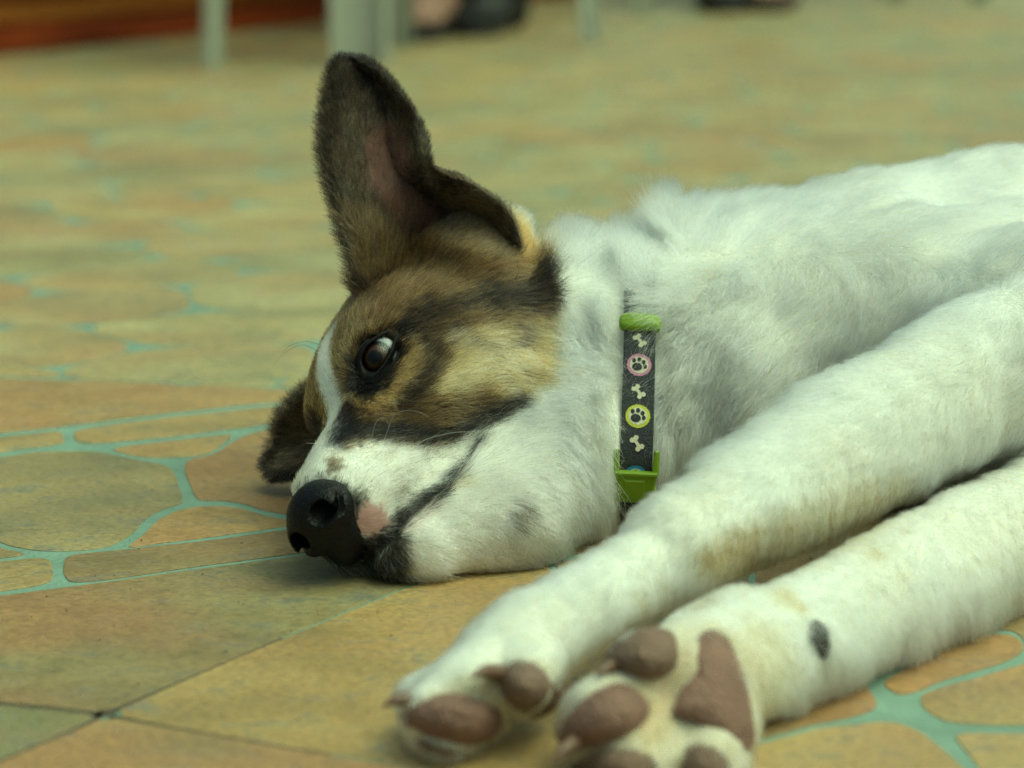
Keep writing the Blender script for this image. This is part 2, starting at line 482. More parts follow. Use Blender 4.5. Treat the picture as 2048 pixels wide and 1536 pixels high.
for (gi, gj), s_ in seeds.items():
    if abs(s_[0]) > 95 + 0.36 * abs(s_[1]) or s_[1] < 0 or s_[1] > 560: continue
    nb = [seeds[gi + a, gj + b] for a in (0, -1, 1, -2, 2, -3, 3) for b in (0, -1, 1, -2, 2) if (a or b) and (gi + a, gj + b) in seeds]
    P_ = [s_ + rowdir * a * 30 + rown * b * 20 for a, b in ((-1, -1), (1, -1), (1, 1), (-1, 1))]
    for q_ in nb:
        mid = (s_ + q_) / 2; nn = M2.T @ (M2 @ (s_ - q_))
        P_ = clip_half(P_, mid, nn)
        if len(P_) < 3: break
    if len(P_) < 3: continue
    for reg in ('far', 'left', 'right', 'front'):
        Q_ = [p.copy() for p in P_]
        if reg == 'far': Q_ = clip_half(Q_, L1a, l1n)
        else:
            Q_ = clip_half(Q_, L1a, -l1n)
            if len(Q_) >= 3 and reg != 'front': Q_ = clip_half(Q_, BLa if reg == 'left' else BRa, bln if reg == 'left' else brn)
            if reg == 'front':
                for a_, n_ in ((BLa, -bln), (BRa, -brn), (BTa, np.array([0.0, -1.0]))):
                    if len(Q_) >= 3: Q_ = clip_half(Q_, a_, n_)
        if len(Q_) < 3: continue
        Q = np.array(Q_)
        ar = abs(0.5 * np.sum(Q[:, 0] * np.roll(Q[:, 1], -1) - np.roll(Q[:, 0], -1) * Q[:, 1]))
        if ar < 4: continue
        Q = chaikin(Q, 2, 0.2)
        keep_ = np.linalg.norm(np.roll(Q, -1, 0) - Q, axis=1) > 0.25
        Q = Q[keep_]
        if len(Q) < 5: continue
        Q = inset(Q, 0.085 if ar > 20 else 0.06)
        c_ = Q.mean(0)
        far.append((np.linalg.norm(c_), Q))
far.sort(key=lambda t_: t_[0])
def in_view(Q):
    x, y, d = proj(np.c_[Q, np.zeros(len(Q))])
    return (x > -60).any() and (x < 2110).any() and (y > -40).any() and (y < 1560).any()
FV, FF = [], []
cntv = 0
for dist_, Q in far:
    if cntv < 255 and in_view(Q):
        add_stone(Q, rng.uniform(-0.02, 0.0)); cntv += 1
    else:
        V, Fs = stone_geo(Q, rng.uniform(-0.02, 0.0)); o_ = len(FV)
        FV += V; FF += [tuple(i + o_ for i in f) for f in Fs]
so_ = link('stones', mesh_np('stones', FV, FF, False), STONEF, flo); so_['kind'] = 'stuff'
# grit lying on the stones
gv, gf = [], []
for _ in range(260):
    p = ground(rng.uniform(-100, 1100), rng.uniform(1050, 1500)) if rng.random() < 0.75 else ground(rng.uniform(0, 2048), rng.uniform(850, 1536))
    r_ = 0.02 + 0.05 * rng.random() ** 3
    o_ = len(gv)
    for a, b, c in ((1, 0, 0), (-.5, .8, 0), (-.5, -.8, .1), (0.1, 0, 1.1)):
        gv.append(p + np.array([a, b, c]) * r_ * rng.uniform(.6, 1.2, 3))
    gf += [(o_, o_ + 1, o_ + 3), (o_ + 1, o_ + 2, o_ + 3), (o_ + 2, o_, o_ + 3), (o_, o_ + 2, o_ + 1)]
gr = link('grit', mesh_np('grit', gv, gf, False), simple('grit', (0.13, 0.10, 0.07), 0.9, var=.6, vscale=300))
tag(gr, 'fine dark grit scattered over the tiles', 'grit', kind='stuff')
# ------------------------------------------------------------------ the dog: skin surface
HN = np.array([-0.3824, -0.3518, 0.8544]); HL = np.array([0.5101, 0.6906, 0.5127])
HN /= np.linalg.norm(HN); HL -= HL @ HN * HN; HL /= np.linalg.norm(HL); HT = np.cross(HN, HL)
HR = CAMROT @ np.stack([HN, HL, HT], 1)            # head axes in world: forward, left, up
NOSE = at(609, 1058, gdepth(1058, 2.25))
def hw(x, y, z):
    return NOSE + HR @ np.array([x, y, z], float)
def hlocal(P):
    return (P - NOSE) @ HR
def hel(c, r, k=1.0, op='u', mirror=True, rot=None):
    rr = HR if rot is None else HR @ rot
    out = [el(hw(*c), r, rr, k, op)]
    if mirror and abs(c[1]) > 1e-6:
        r2 = rr
        if rot is not None:
            m = np.diag([1, -1, 1.0]); r2 = HR @ (m @ rot @ m)
        out.append(el(hw(c[0], -c[1], c[2]), r, r2, k, op))
    return out
def hrc(a, b, ra, rb, k=1.0, op='u', mirror=True):
    out = [rc(hw(*a), hw(*b), ra, rb, k, op)]
    if mirror and (abs(a[1]) > 1e-6 or abs(b[1]) > 1e-6):
        out.append(rc(hw(a[0], -a[1], a[2]), hw(b[0], -b[1], b[2]), ra, rb, k, op))
    return out
EYE = np.array([-8.05, 2.65, 2.05])
head = []
head += hel((-12.4, 0, 1.75), (4.4, 3.8, 3.45), 0.5)                 # cranium
head += hel((-10.3, 1.15, 2.75), (2.5, 1.9, 1.6), 1.2)               # brows
head += hel((-11.6, 2.6, -0.4), (3.1, 1.7, 2.3), 1.4)              # cheeks
head += hel((-9.3, 2.05, -0.9), (2.9, 1.35, 2.0), 1.6)
head += hrc((-8.6, 0, 0.4), (-2.6, 0, 0.05), 2.35, 1.4, 1.8)      # muzzle
head += hrc((-7.5, 0.75, 0.9), (-2.6, 0.55, 0.55), 1.3, 0.75, 0.8) # bridge
head += hrc((-7.2, 1.35, -0.85), (-2.3, 0.75, -0.75), 1.25, 0.85, 0.7)   # upper lips
head += hrc((-9.5, 0.9, -2.7), (-3.0, 0.4, -2.75), 2.0, 0.85, 0.6)      # lower jaw
head += hel((-2.7, 0, -2.45), (1.15, 1.15, 0.95), 0.5)               # chin
head += hel((-11.5, 0, -3.2), (3.2, 2.9, 2.2), 1.5)                # throat
head += hel((-3.2, -1.15, -1.5), (1.7, 0.85, 1.1), 0.6, mirror=False)   # lip pressed on the floor
head += hel((-2.0, 0, -1.2), (1.0, 1.0, 0.8), 0.5)
head += hel((-2.3, 0.75, -0.75), (1.2, 0.95, 0.95), 0.5)
def chain(pts, k, first_k=None):
    out = []
    for i, (a, b) in enumerate(zip(pts[:-1], pts[1:])):
        out.append(rc(at(*a[:3]), at(*b[:3]), a[3], b[3], k if i == 0 else 0.15))
    return out
body = []
# neck
body += [rc(hw(-13.2, 0, 0.6), at(1165, 760, 97.5), 3.6, 4.5, 2.0),
         rc(at(1165, 760, 97.5), at(1275, 795, 99.5), 4.5, 3.75, 1.0),
         rc(at(1275, 795, 99.5), at(1400, 745, 101.5), 3.75, 5.05, 0.8)]
body += [rc(at(860, 1105, 86.8), at(1000, 1040, 89.0), 1.0, 1.7, 1.6), rc(at(1000, 1040, 89.0), at(1130, 915, 93.0), 1.7, 2.5, 2.4), rc(at(1130, 915, 93.0), at(1270, 850, 96.8), 2.5, 3.1, 2.4)]
body += [rc(at(925, 540, 96.2), at(955, 445, 97.0), 2.1, 0.9, 0.9), rc(at(1005, 540, 97), at(1010, 470, 97.5), 1.5, 0.9, 0.7)]
body += [rc(at(1145, 590, 97), at(1145, 545, 97.2), 1.9, 1.1, 1.2)]
body += hel((-15.0, 2.4, 2.4), (1.9, 1.6, 1.9), 1.2, mirror=False)            # ear root
# chest and torso
body += chain([(1400, 740, 101.5, 5.1), (1560, 692, 103, 5.85), (1760, 645, 104.5, 6.2), (2020, 605, 105.5, 6.4), (2600, 610, 107, 6.0), (3100, 600, 109, 5.6)], 3.5)
body += chain([(1470, 790, 97, 4.4), (1750, 715, 99.5, 5.2), (2100, 665, 101, 5.5), (2600, 700, 101, 4.6), (3000, 650, 104, 4.6)], 2.5)
# upper shoulder and forearm (left foreleg)
body += chain([(1640, 680, 99.5, 4.1), (1900, 665, 96.5, 4.0), (2180, 640, 91.0, 3.1)], 3.0)
body += chain([(2180, 655, 90.0, 2.75), (1960, 755, 87.8, 2.55), (1700, 893, 83.6, 2.25), (1500, 1012, 80, 1.75), (1405, 1070, 78.4, 1.42), (1345, 1100, 77.6, 1.56), (1285, 1144, 76.6, 1.2), (1180, 1208, 74.8, 1.16), (1020, 1315, 72.8, 1.25)], 0.8)
body += [rc(at(1780, 860, 95.5), at(2350, 840, 97), 2.6, 4.0, 1.5)]
# lower (right) foreleg
body += chain([(2350, 900, 92, 2.8), (2080, 1042, 86.0, 2.1), (1850, 1152, 80.6, 1.9), (1680, 1235, 77.0, 1.72), (1600, 1272, 75.4, 1.82), (1520, 1305, 74.2, 1.75), (1400, 1355, 72.8, 1.75)], 0.8)
# hips, hind legs, tail (beyond the frame)
body += chain([(3100, 600, 108, 5.2), (3150, 800, 96, 3.6), (2750, 1000, 86, 2.2), (2900, 1150, 80, 1.5)], 1.5)
body += chain([(3100, 700, 106, 4.6), (3250, 900, 92, 3.2), (2950, 1080, 84, 1.9), (3100, 1230, 78, 1.4)], 1.5)
body += chain([(3250, 560, 112, 2.0), (3600, 660, 116, 1.2), (3850, 760, 112, 0.8)], 1.0)

# paws: toes
pawU, pawL = [], []
def toe(lst, a, b, ra, rb, k=0.35):
    lst.append(rc(at(*a), at(*b), ra, rb, k))
toe(pawU, (1050, 1300, 73), (930, 1390, 70.6), 1.35, 1.2, 0.8)
toe(pawU, (1000, 1320, 72.6), (850, 1400, 71.2), 0.95, 0.72)
toe(pawU, (960, 1370, 71.2), (870, 1435, 69.9), 1.0, 0.95)
toe(pawU, (1060, 1330, 71.5), (1050, 1378, 70.0), 0.95, 0.8)
toe(pawU, (970, 1420, 70.6), (890, 1480, 69.6), 0.85, 0.65)
toe(pawL, (1480, 1320, 73.4), (1370, 1400, 71.0), 1.8, 1.75, 0.8)
toe(pawL, (1400, 1330, 72.3), (1290, 1325, 70.0), 1.1, 0.8)
toe(pawL, (1330, 1380, 71.2), (1195, 1440, 68.9), 1.1, 1.05)
toe(pawL, (1360, 1440, 70.4), (1270, 1540, 68.3), 1.1, 0.95)
toe(pawL, (1430, 1440, 70.6), (1420, 1530, 68.6), 1.2, 0.9)
toe(pawL, (1640, 1275, 75.0), (1635, 1285, 73.6), 0.8, 0.55)
prims = head + body + pawU + pawL
FLOORZ = 0.15
BH = hw(-9, 0, 0)
def near_box(p):
    if p.kind == 'rc':
        m = max(p.ra, p.rb) + p.k + 4
        return np.minimum(p.a, p.b) - m, np.maximum(p.a, p.b) + m
    m = p.r.max() + p.k + 4
    return p.c - m, p.c + m
def dog_sdf(P, pr=None):
    d = np.full(len(P), 50.0)
    for p in (pr or prims):
        lo, hi = near_box(p)
        m = np.where(((P > lo) & (P < hi)).all(1))[0]
        if not len(m): continue
        e = dist(p, P[m]); dm = d[m]
        if p.op == 'u':
            h = np.clip(0.5 + 0.5 * (dm - e) / p.k, 0, 1)
            d[m] = dm + (e - dm) * h - p.k * h * (1 - h)
        else:
            h = np.clip(0.5 - 0.5 * (dm + e) / p.k, 0, 1)
            d[m] = dm + (-e - dm) * h + p.k * h * (1 - h)
    # the floor flattens what lies on it
    m = np.where((np.abs(d) < 1.2) & ((P[:, 0] > 4.5) | (P[:, 1] < 74)))[0]
    if len(m):
        Q = P[m]; d[m] += 0.13 * vnoise(Q, 0.42, 71) + 0.06 * vnoise(Q, 1.0, 72)
    return np.maximum(d, FLOORZ - P[:, 2])
def raycast(px, py, d0=62.0, d1=125.0, f=None):
    f = f or dog_sdf
    px = np.atleast_1d(np.asarray(px, float)); py = np.atleast_1d(np.asarray(py, float))
    c = np.stack([(px - 1024) / F, (768 - py) / F, -np.ones_like(px)], 1) @ CAMROT.T
    d = np.full(len(px), d0); live = np.ones(len(px), bool)
    for _ in range(90):
        P = cam_pos + c * d[:, None]
        s_ = np.minimum(f(P), 3.0)
        d = np.where(live & (d < d1), d + s_ * 0.8, d)
        live = np.abs(s_) > 0.004
        if not live.any(): break
    return cam_pos + c * d[:, None], d
def sdf_normal(P, e=0.05):
    g = np.zeros_like(P)
    for i in range(3):
        q = np.zeros(3); q[i] = e
        g[:, i] = dog_sdf(P + q) - dog_sdf(P - q)
    return nrm(g)
# mouth line, carved where it runs over the surface
MOUTH = [(690, 1112), (722, 1118), (757, 1092), (800, 1040), (850, 1002), (900, 950), (930, 912), (957, 876)]
mp = spline(MOUTH, 26)
MP, _ = raycast(mp[:, 0], mp[:, 1])
MN = sdf_normal(MP)
# eye
ES, _ = raycast([755], [709]); EN = sdf_normal(ES, 0.5)[0]; ES = ES[0]; EN = nrm(EN + 0.7 * nrm(cam_pos - ES))
ER = 0.92
whole = list(prims)
EC = ES - EN * 0.84
prims += [el(EC + EN * 0.42, (0.8, 0.8, 0.8), None, 0.2, 's')]
for i in range(len(MP) - 1):
    wd = 0.10 + 0.10 * math.sin(math.pi * min(1, i / 18)) + (0.1 if i > 19 else 0)
    prims.append(rc(MP[i] - MN[i] * 0.05, MP[i + 1] - MN[i + 1] * 0.05, wd, wd, 0.2, 's'))
lo = np.array([-9.0, 60, -0.5]); hi = np.array([66, 124, 24.0])
VB, FB = surface_nets(dog_sdf, lo, hi, 0.17)
NB = vnormals(VB, FB)
me = mesh_np('dog_body', VB, FB)
dog = empty('dog', (NOSE[0] + 20, NOSE[1] + 12, 0))
bodyo = link('body', me, None, dog)
# ------------------------------------------------------------------ ears (curved pinnae)
def pinna(left, right, cup, thick, nu=44, nv=60):
    """left/right: edge curves (px,py,depth); cup: depth (cm) added away from viewer across the width as function(u,v)"""
    Lc = spline(left, nv); Rc = spline(right, nv)
    u = np.linspace(0, 1, nu)
    G = Lc[:, None, :] * (1 - u)[None, :, None] + Rc[:, None, :] * u[None, :, None]
    v = np.linspace(0, 1, nv)[:, None] * np.ones((1, nu)); uu = np.ones((nv, 1)) * u[None]
    dd = cup(uu, v)
    W = np.zeros((nv, nu, 3))
    for i in range(nv):
        for j in range(nu):
            W[i, j] = at(G[i, j, 0], G[i, j, 1], G[i, j, 2] + dd[i, j])
    return W, uu, v
def sheet(W, thick):
    nv, nu = W.shape[:2]
    gu = np.gradient(W, axis=1); gv = np.gradient(W, axis=0)
    n = nrm(np.cross(gu, gv))
    view = nrm(cam_pos - W)
    if (n * view).sum() < 0: n = -n
    edge = np.ones((nv, nu))
    uu = np.linspace(0, 1, nu); vv = np.linspace(0, 1, nv)
    edge *= np.minimum(1, np.minimum(uu, 1 - uu)[None] / 0.08) ** 0.5 * np.minimum(1, (1 - vv)[:, None] / 0.05) ** 0.5
    A = W + n * thick * 0.5 * edge[..., None]; B = W - n * thick * 0.5 * edge[..., None]
    V = np.concatenate([A.reshape(-1, 3), B.reshape(-1, 3)])
    idx = np.arange(nv * nu).reshape(nv, nu); o = nv * nu
    q = np.stack([idx[:-1, :-1], idx[:-1, 1:], idx[1:, 1:], idx[1:, :-1]], -1).reshape(-1, 4)
    # orientation so that the front faces the viewer
    fn = np.cross(A.reshape(-1, 3)[q[0, 1]] - A.reshape(-1, 3)[q[0, 0]], A.reshape(-1, 3)[q[0, 3]] - A.reshape(-1, 3)[q[0, 0]])
    mid = (nv // 2 * (nu - 1) + nu // 2)
    q0 = q[mid]; AA = A.reshape(-1, 3)
    fn = np.cross(AA[q0[1]] - AA[q0[0]], AA[q0[3]] - AA[q0[0]])
    if fn @ (cam_pos - AA[q0[0]]) < 0: q = q[:, ::-1]
    qb = q[:, ::-1] + o
    rim = []
    loop = list(idx[0, :]) + list(idx[1:, -1]) + list(idx[-1, -2::-1]) + list(idx[-2:0, 0])
    loop = [int(x) for x in loop]
    for a, b in zip(loop, loop[1:] + loop[:1]):
        rim.append((a, b, b + o, a + o))
    rim = np.array(rim)
    r0 = rim[10]; c = V[r0].mean(0); fnr = np.cross(V[r0[1]] - V[r0[0]], V[r0[3]] - V[r0[0]])
    if fnr @ (c - W.reshape(-1, 3).mean(0)) < 0: rim = rim[:, ::-1]
    return V, np.concatenate([q, qb, rim])
# left ear: stands up, opening towards the viewer
eL = [(740, 640, 93.5), (705, 570, 93.6), (693, 500, 94.0), (668, 425, 94.6), (645, 350, 95.2), (636, 270, 95.8), (646, 185, 96.5), (662, 124, 97.0), (678, 112, 97.3)]
eR = [(1050, 620, 96.5), (1050, 530, 95.8), (1022, 432, 95.0), (950, 372, 94.2), (872, 337, 94.3), (850, 275, 95.2), (822, 215, 96.0), (765, 150, 96.8), (700, 112, 97.3)]
def cupL(u, v):
    prof = np.sin(np.pi * np.clip(u, 0, 1) ** 1.5) * (1 - 0.75 * v) * 2.6
    ridge = np.exp(-((u - 0.66) / 0.06) ** 2) * 0.35 * smoothstep(0.1, 0.35, v) * (1 - smoothstep(0.7, 0.95, v))
    return prof * smoothstep(-0.3, 0.25, v) + ridge
WL, UL, VL = pinna(eL, eR, cupL, 0.3)
VE, FE = sheet(WL, 0.32)
earL = link('ear', mesh_np('ear', VE, FE), None, dog)
tag(earL, 'upright left ear, dark rimmed, opening towards the viewer')
# right ear: folded flat on the floor behind the muzzle
dR = 97.0
fL = [(640, 770, 96), (585, 808, 97.6), (556, 850, 98.2), (545, 900, 98.0), (534, 938, 97.2)]
fR = [(690, 900, 96), (660, 935, 96.2), (620, 946, 96.4), (580, 950, 96.6), (545, 950, 96.9)]
def cupR(u, v):
    return np.sin(np.pi * u) * 0.9 * (1 - 0.5 * v)
WR, UR, VR = pinna(fL, fR, cupR, 0.3, 30, 40)
VR_, FR_ = sheet(WR, 0.4)
earR = link('ear', mesh_np('ear', VR_, FR_), None, dog)
tag(earR, 'dark right ear resting on the tiles behind the muzzle')

# ------------------------------------------------------------------ nose
nose_p = []
nose_p += hel((-1.3, 0, 0.05), (1.28, 1.26, 1.12), 0.2)
nose_p += hel((-1.0, 0.68, -0.2), (0.92, 0.82, 0.80), 0.35)         # wings
nose_p += hel((-1.4, 0, -1.05), (0.85, 0.75, 0.7), 0.6)               # lip below
nose_p += hel((-1.75, -0.55, -1.4), (0.85, 0.85, 0.62), 0.5, mirror=False)
# nostrils
nose_p += hrc((0.35, 0.68, -0.1), (-0.9, 0.9, -0.1), 0.45, 0.34, 0.14, 's')
nose_p += hrc((-0.15, 0.8, -0.3), (-0.5, 1.25, -0.5), 0.24, 0.2, 0.12, 's')       # comma slit to the side
nose_p += hrc((-0.5, 1.25, -0.5), (-1.05, 1.55, 0.0), 0.16, 0.1, 0.12, 's')
nose_p += hrc((0.32, 0, -0.35), (-0.25, 0, -1.2), 0.03, 0.07, 0.22, 's', False)     # philtrum
nose_p += hrc((-0.25, 0, -1.2), (-0.7, 0, -2.1), 0.07, 0.08, 0.2, 's', False)
def nose_sdf(P):
    q = evalsdf(nose_p, P)
    return q
nl = hw(-1.3, 0, -0.3)
VN, FN = surface_nets(nose_sdf, nl - 2.6, nl + 2.6, 0.055)
NNn = vnormals(VN, FN)
VN = VN + NNn * (vnoise(VN, 11.0, 5) * 0.006)[:, None]
noseo = link('nose', mesh_np('nose', VN, FN), None, dog)
tag(noseo, 'black leathery nose with two nostrils')

# ------------------------------------------------------------------ eye
def sphere(c, r, nu=48, nv=32):
    V = []; Fs = []
    for i in range(nv + 1):
        th = math.pi * i / nv
        for j in range(nu):
            ph = 2 * math.pi * j / nu
            V.append((c[0] + r * math.sin(th) * math.cos(ph), c[1] + r * math.sin(th) * math.sin(ph), c[2] + r * math.cos(th)))
    for i in range(nv):
        for j in range(nu):
            Fs.append((i * nu + j, (i + 1) * nu + j, (i + 1) * nu + (j + 1) % nu, i * nu + (j + 1) % nu))
    return V, Fs
v_, f_ = sphere(EC, ER)
gz, _ = raycast([750], [715], f=lambda P: np.linalg.norm(P - EC, axis=1) - ER)
GAZE = nrm(gz[0] - EC)
eyeo = link('eye', mesh_np('eye', v_, f_), None, dog)
tag(eyeo, 'brown eye looking sideways with white showing')
# clear cornea bulging over the iris
q_ = Vector(GAZE).to_track_quat('Z', 'Y').to_matrix()
Q = np.array(q_)
cv, cf = [], []
for i in range(13):
    th = i / 12 * 1.15
    for j in range(40):
        ph = 2 * math.pi * j / 40
        rr = ER + 0.006 + 0.09 * max(0.0, 1 - (th / 0.8) ** 2) ** 2
        cv.append(EC + Q @ np.array([math.sin(th) * math.cos(ph) * rr, math.sin(th) * math.sin(ph) * rr, math.cos(th) * rr]))
for i in range(12):
    for j in range(40):
        cf.append((i * 40 + j, (i + 1) * 40 + j, (i + 1) * 40 + (j + 1) % 40, i * 40 + (j + 1) % 40))
corn = link('cornea', mesh_np('cornea', cv, cf), None, eyeo)
corn.parent = eyeo; corn.matrix_parent_inverse = Matrix.Identity(4)
OPEN = [(785, 676), (783, 692), (779, 706), (771, 721), (763, 732), (753, 742), (742, 743), (732, 737), (725, 722), (728, 708), (735, 695), (748, 684), (768, 673)]
OUT = [(756 + (x - 756) * 1.5 + (-6 if (x < 745 and y > 725) else 0), 710 + (y - 710) * 1.38 + (8 if (x < 745 and y > 725) else 0)) for x, y in OPEN]
def closed(pts, n):
    P = np.array(pts, float); m = len(P)
    t = np.linspace(0, m, n, endpoint=False); i = t.astype(int); f = (t - i)[:, None]
    a, b, c, d = P[(i - 1) % m], P[i % m], P[(i + 1) % m], P[(i + 2) % m]
    return 0.5 * (2 * b + (c - a) * f + (2 * a - 5 * b + 4 * c - d) * f ** 2 + (3 * b - a - 3 * c + d) * f ** 3)
n_ = 64
oi, oo = closed(OPEN, n_), closed(OUT, n_)
Pi, _ = raycast(oi[:, 0], oi[:, 1], f=lambda P: np.linalg.norm(P - EC, axis=1) - ER - 0.005)
_x, _y, _d = proj(Pi)
for _k in range(n_):
    if _d[_k] > 96:
        Pi[_k] = EC + nrm(at(oi[_k, 0], oi[_k, 1], proj(EC)[2]) - EC) * ER
Po, _ = raycast(oo[:, 0], oo[:, 1], f=lambda P: dog_sdf(P, whole))
rings = []
for t, b in ((0, -0.06), (0.03, 0.04), (0.12, 0.12), (0.3, 0.15), (0.55, 0.12), (0.8, 0.05), (1.0, -0.06)):
    X = Pi * (1 - t) + Po * t
    rings.append(X + nrm(cam_pos - X) * b * 0.6 + EN * b)
V_ = np.concatenate(rings)
Fq_ = []
for i in range(len(rings) - 1):
    for j in range(n_):
        Fq_.append((i * n_ + j, i * n_ + (j + 1) % n_, (i + 1) * n_ + (j + 1) % n_, (i + 1) * n_ + j))
lid = link('eyelid', mesh_np('eyelid', V_, Fq_), None, dog)
# ------------------------------------------------------------------ pads and claws
def pad(poly, h, sink=0.12, rings_n=9, n=40, name='paw_pad'):
    o = closed(poly, n); c = o.mean(0)
    allp = np.concatenate([c + (o - c) * s for s in (0.4, 0.75, 1.0)] + [c[None]])
    S, d = raycast(allp[:, 0], allp[:, 1])
    A = np.c_[allp - c, np.ones(len(allp)), ((allp - c) ** 2).sum(1)]
    ok = d < 95
    coef, *_ = np.linalg.lstsq(A[ok], d[ok], rcond=None)
    V, Fs = [], []
    nn = None
    for i in range(rings_n + 1):
        s = i / rings_n
        for k in range(n):
            q = c + (o[k] - c) * s
            dd = np.array([q[0] - c[0], q[1] - c[1], 1, ((q - c) ** 2).sum()]) @ coef
            bump = h * (1 - s ** 2.6) - (sink if i == rings_n else 0) - (0.03 if i == rings_n - 1 else 0)
            V.append(at(q[0], q[1], dd - bump))
    for i in range(rings_n):
        for k in range(n):
            Fs.append((i * n + k, i * n + (k + 1) % n, (i + 1) * n + (k + 1) % n, (i + 1) * n + k))
    V = np.array(V)
    V += (vnoise(V, 5.0, 9) * 0.05)[:, None] * nrm(cam_pos - V) + (vnoise(V, 16.0, 4) * 0.022)[:, None] * nrm(cam_pos - V)
    return link(name, mesh_np(name, V, Fs), None, dog)
PADS = {
 'a': [(812, 1445), (826, 1408), (870, 1392), (930, 1392), (985, 1410), (1003, 1432), (985, 1465), (935, 1487), (870, 1478)],
 'b': [(996, 1345), (1030, 1323), (1080, 1328), (1118, 1355), (1122, 1388), (1095, 1422), (1052, 1430), (1015, 1400)],
 'c': [(1218, 1325), (1240, 1285), (1285, 1262), (1330, 1265), (1355, 1290), (1350, 1330), (1310, 1352), (1262, 1348)],
 'd': [(1128, 1470), (1150, 1420), (1195, 1385), (1245, 1372), (1280, 1395), (1290, 1430), (1255, 1470), (1190, 1488)],
 'e': [(1390, 1300), (1420, 1272), (1458, 1290), (1480, 1340), (1495, 1410), (1502, 1470), (1480, 1500), (1440, 1470), (1395, 1440), (1355, 1420), (1375, 1370), (1392, 1335)],
 'f': [(1618, 1242), (1640, 1242), (1660, 1265), (1664, 1298), (1650, 1325), (1628, 1312), (1614, 1275)],
 'g': [(1150, 1545), (1165, 1512), (1220, 1498), (1285, 1505), (1310, 1530), (1300, 1575), (1230, 1600), (1170, 1590)],
 'h': [(830, 1475), (850, 1485), (905, 1500), (935, 1506), (925, 1520), (880, 1514), (845, 1500)],
 'i': [(1370, 1505), (1400, 1492), (1440, 1505), (1455, 1540), (1440, 1590), (1390, 1595), (1365, 1550)],
}
PADH = dict(a=0.6, b=0.55, c=0.58, d=0.65, e=0.48, f=0.16, g=0.5, h=0.25, i=0.45)
PSC = dict(a=1.12, b=1.12, c=1.15, d=1.18, e=1.12, f=1.05, g=1.1, h=1.1, i=1.15)
for k in PADS:
    q_ = np.array(PADS[k], float); c_ = q_.mean(0)
    PADS[k] = [tuple(c_ + (p - c_) * PSC[k]) for p in q_]
pads = {k: pad(PADS[k], PADH[k]) for k in PADS}
def claw(p0, p1, p2, r):
    pts = [at(*p0), at(*p1), at(*p2)]
    C_ = spline(pts, 9); V, Fs = [], []
    for i in range(9):
        t = nrm(C_[min(i + 1, 8)] - C_[max(i - 1, 0)]); a = nrm(np.cross(t, [0.1, 0.2, 1])); b = np.cross(t, a)
        rr = r * (1 - (i / 8) ** 1.6) + 0.012
        for k in range(10):
            an = 2 * math.pi * k / 10
            V.append(C_[i] + (a * math.cos(an) + b * math.sin(an)) * rr)
    for i in range(8):
        for k in range(10):
            Fs.append((i * 10 + k, i * 10 + (k + 1) % 10, (i + 1) * 10 + (k + 1) % 10, (i + 1) * 10 + k))
    return link('claw', mesh_np('claw', V, Fs), None, dog)
claws = [claw((1012, 1350, 70.0), (972, 1343, 69.0), (940, 1356, 68.4), 0.27),
         claw((850, 1405, 70.0), (800, 1398, 69.5), (762, 1416, 69.2), 0.26),
         claw((1165, 1478, 68.0), (1130, 1498, 67.3), (1106, 1528, 66.9), 0.26), claw((1240, 1330, 69.6), (1212, 1336, 69.0), (1190, 1352, 68.6), 0.22)]
# ------------------------------------------------------------------ coat: colours
PAL = np.array([(.88, .865, .80), (.60, .49, .28), (.35, .225, .078), (.105, .057, .023), (.009, .008, .008), (.48, .24, .075), (.24, .21, .165), (.66, .40, .36), (.70, .60, .36), (.16, .075, .062)])
WH, CR, TA, BR, DK, OR, GY, PK, DI, PB = range(10)
def pw(**k):
    w_ = np.zeros(len(PAL))
    for a, v in k.items(): w_[globals()[a]] = v
    return w_ / w_.sum()
def poly_sd(x, y, poly):
    """signed distance in px, negative inside"""
    P = np.array(poly, float); n = len(P)
    d = np.full(len(x), 1e9); ins = np.zeros(len(x), bool)
    for i in range(n):
        a = P[i]; b = P[(i + 1) % n]; e = b - a
        wx, wy = x - a[0], y - a[1]
        t = np.clip((wx * e[0] + wy * e[1]) / (e @ e + 1e-9), 0, 1)
        d = np.minimum(d, (wx - e[0] * t) ** 2 + (wy - e[1] * t) ** 2)
        c = ((a[1] > y) != (b[1] > y))
        xx = (b[0] - a[0]) * (y - a[1]) / (b[1] - a[1] + 1e-12) + a[0]
        ins ^= c & (x < xx)
    return np.where(ins, -1, 1) * np.sqrt(d)
def line_sd(x, y, pts):
    d = np.full(len(x), 1e9)
    P = np.array(pts, float)
    for a, b in zip(P[:-1], P[1:]):
        e = b - a
        t = np.clip(((x - a[0]) * e[0] + (y - a[1]) * e[1]) / (e @ e), 0, 1)
        d = np.minimum(d, (x - a[0] - e[0] * t) ** 2 + (y - a[1] - e[1] * t) ** 2)
    return np.sqrt(d)
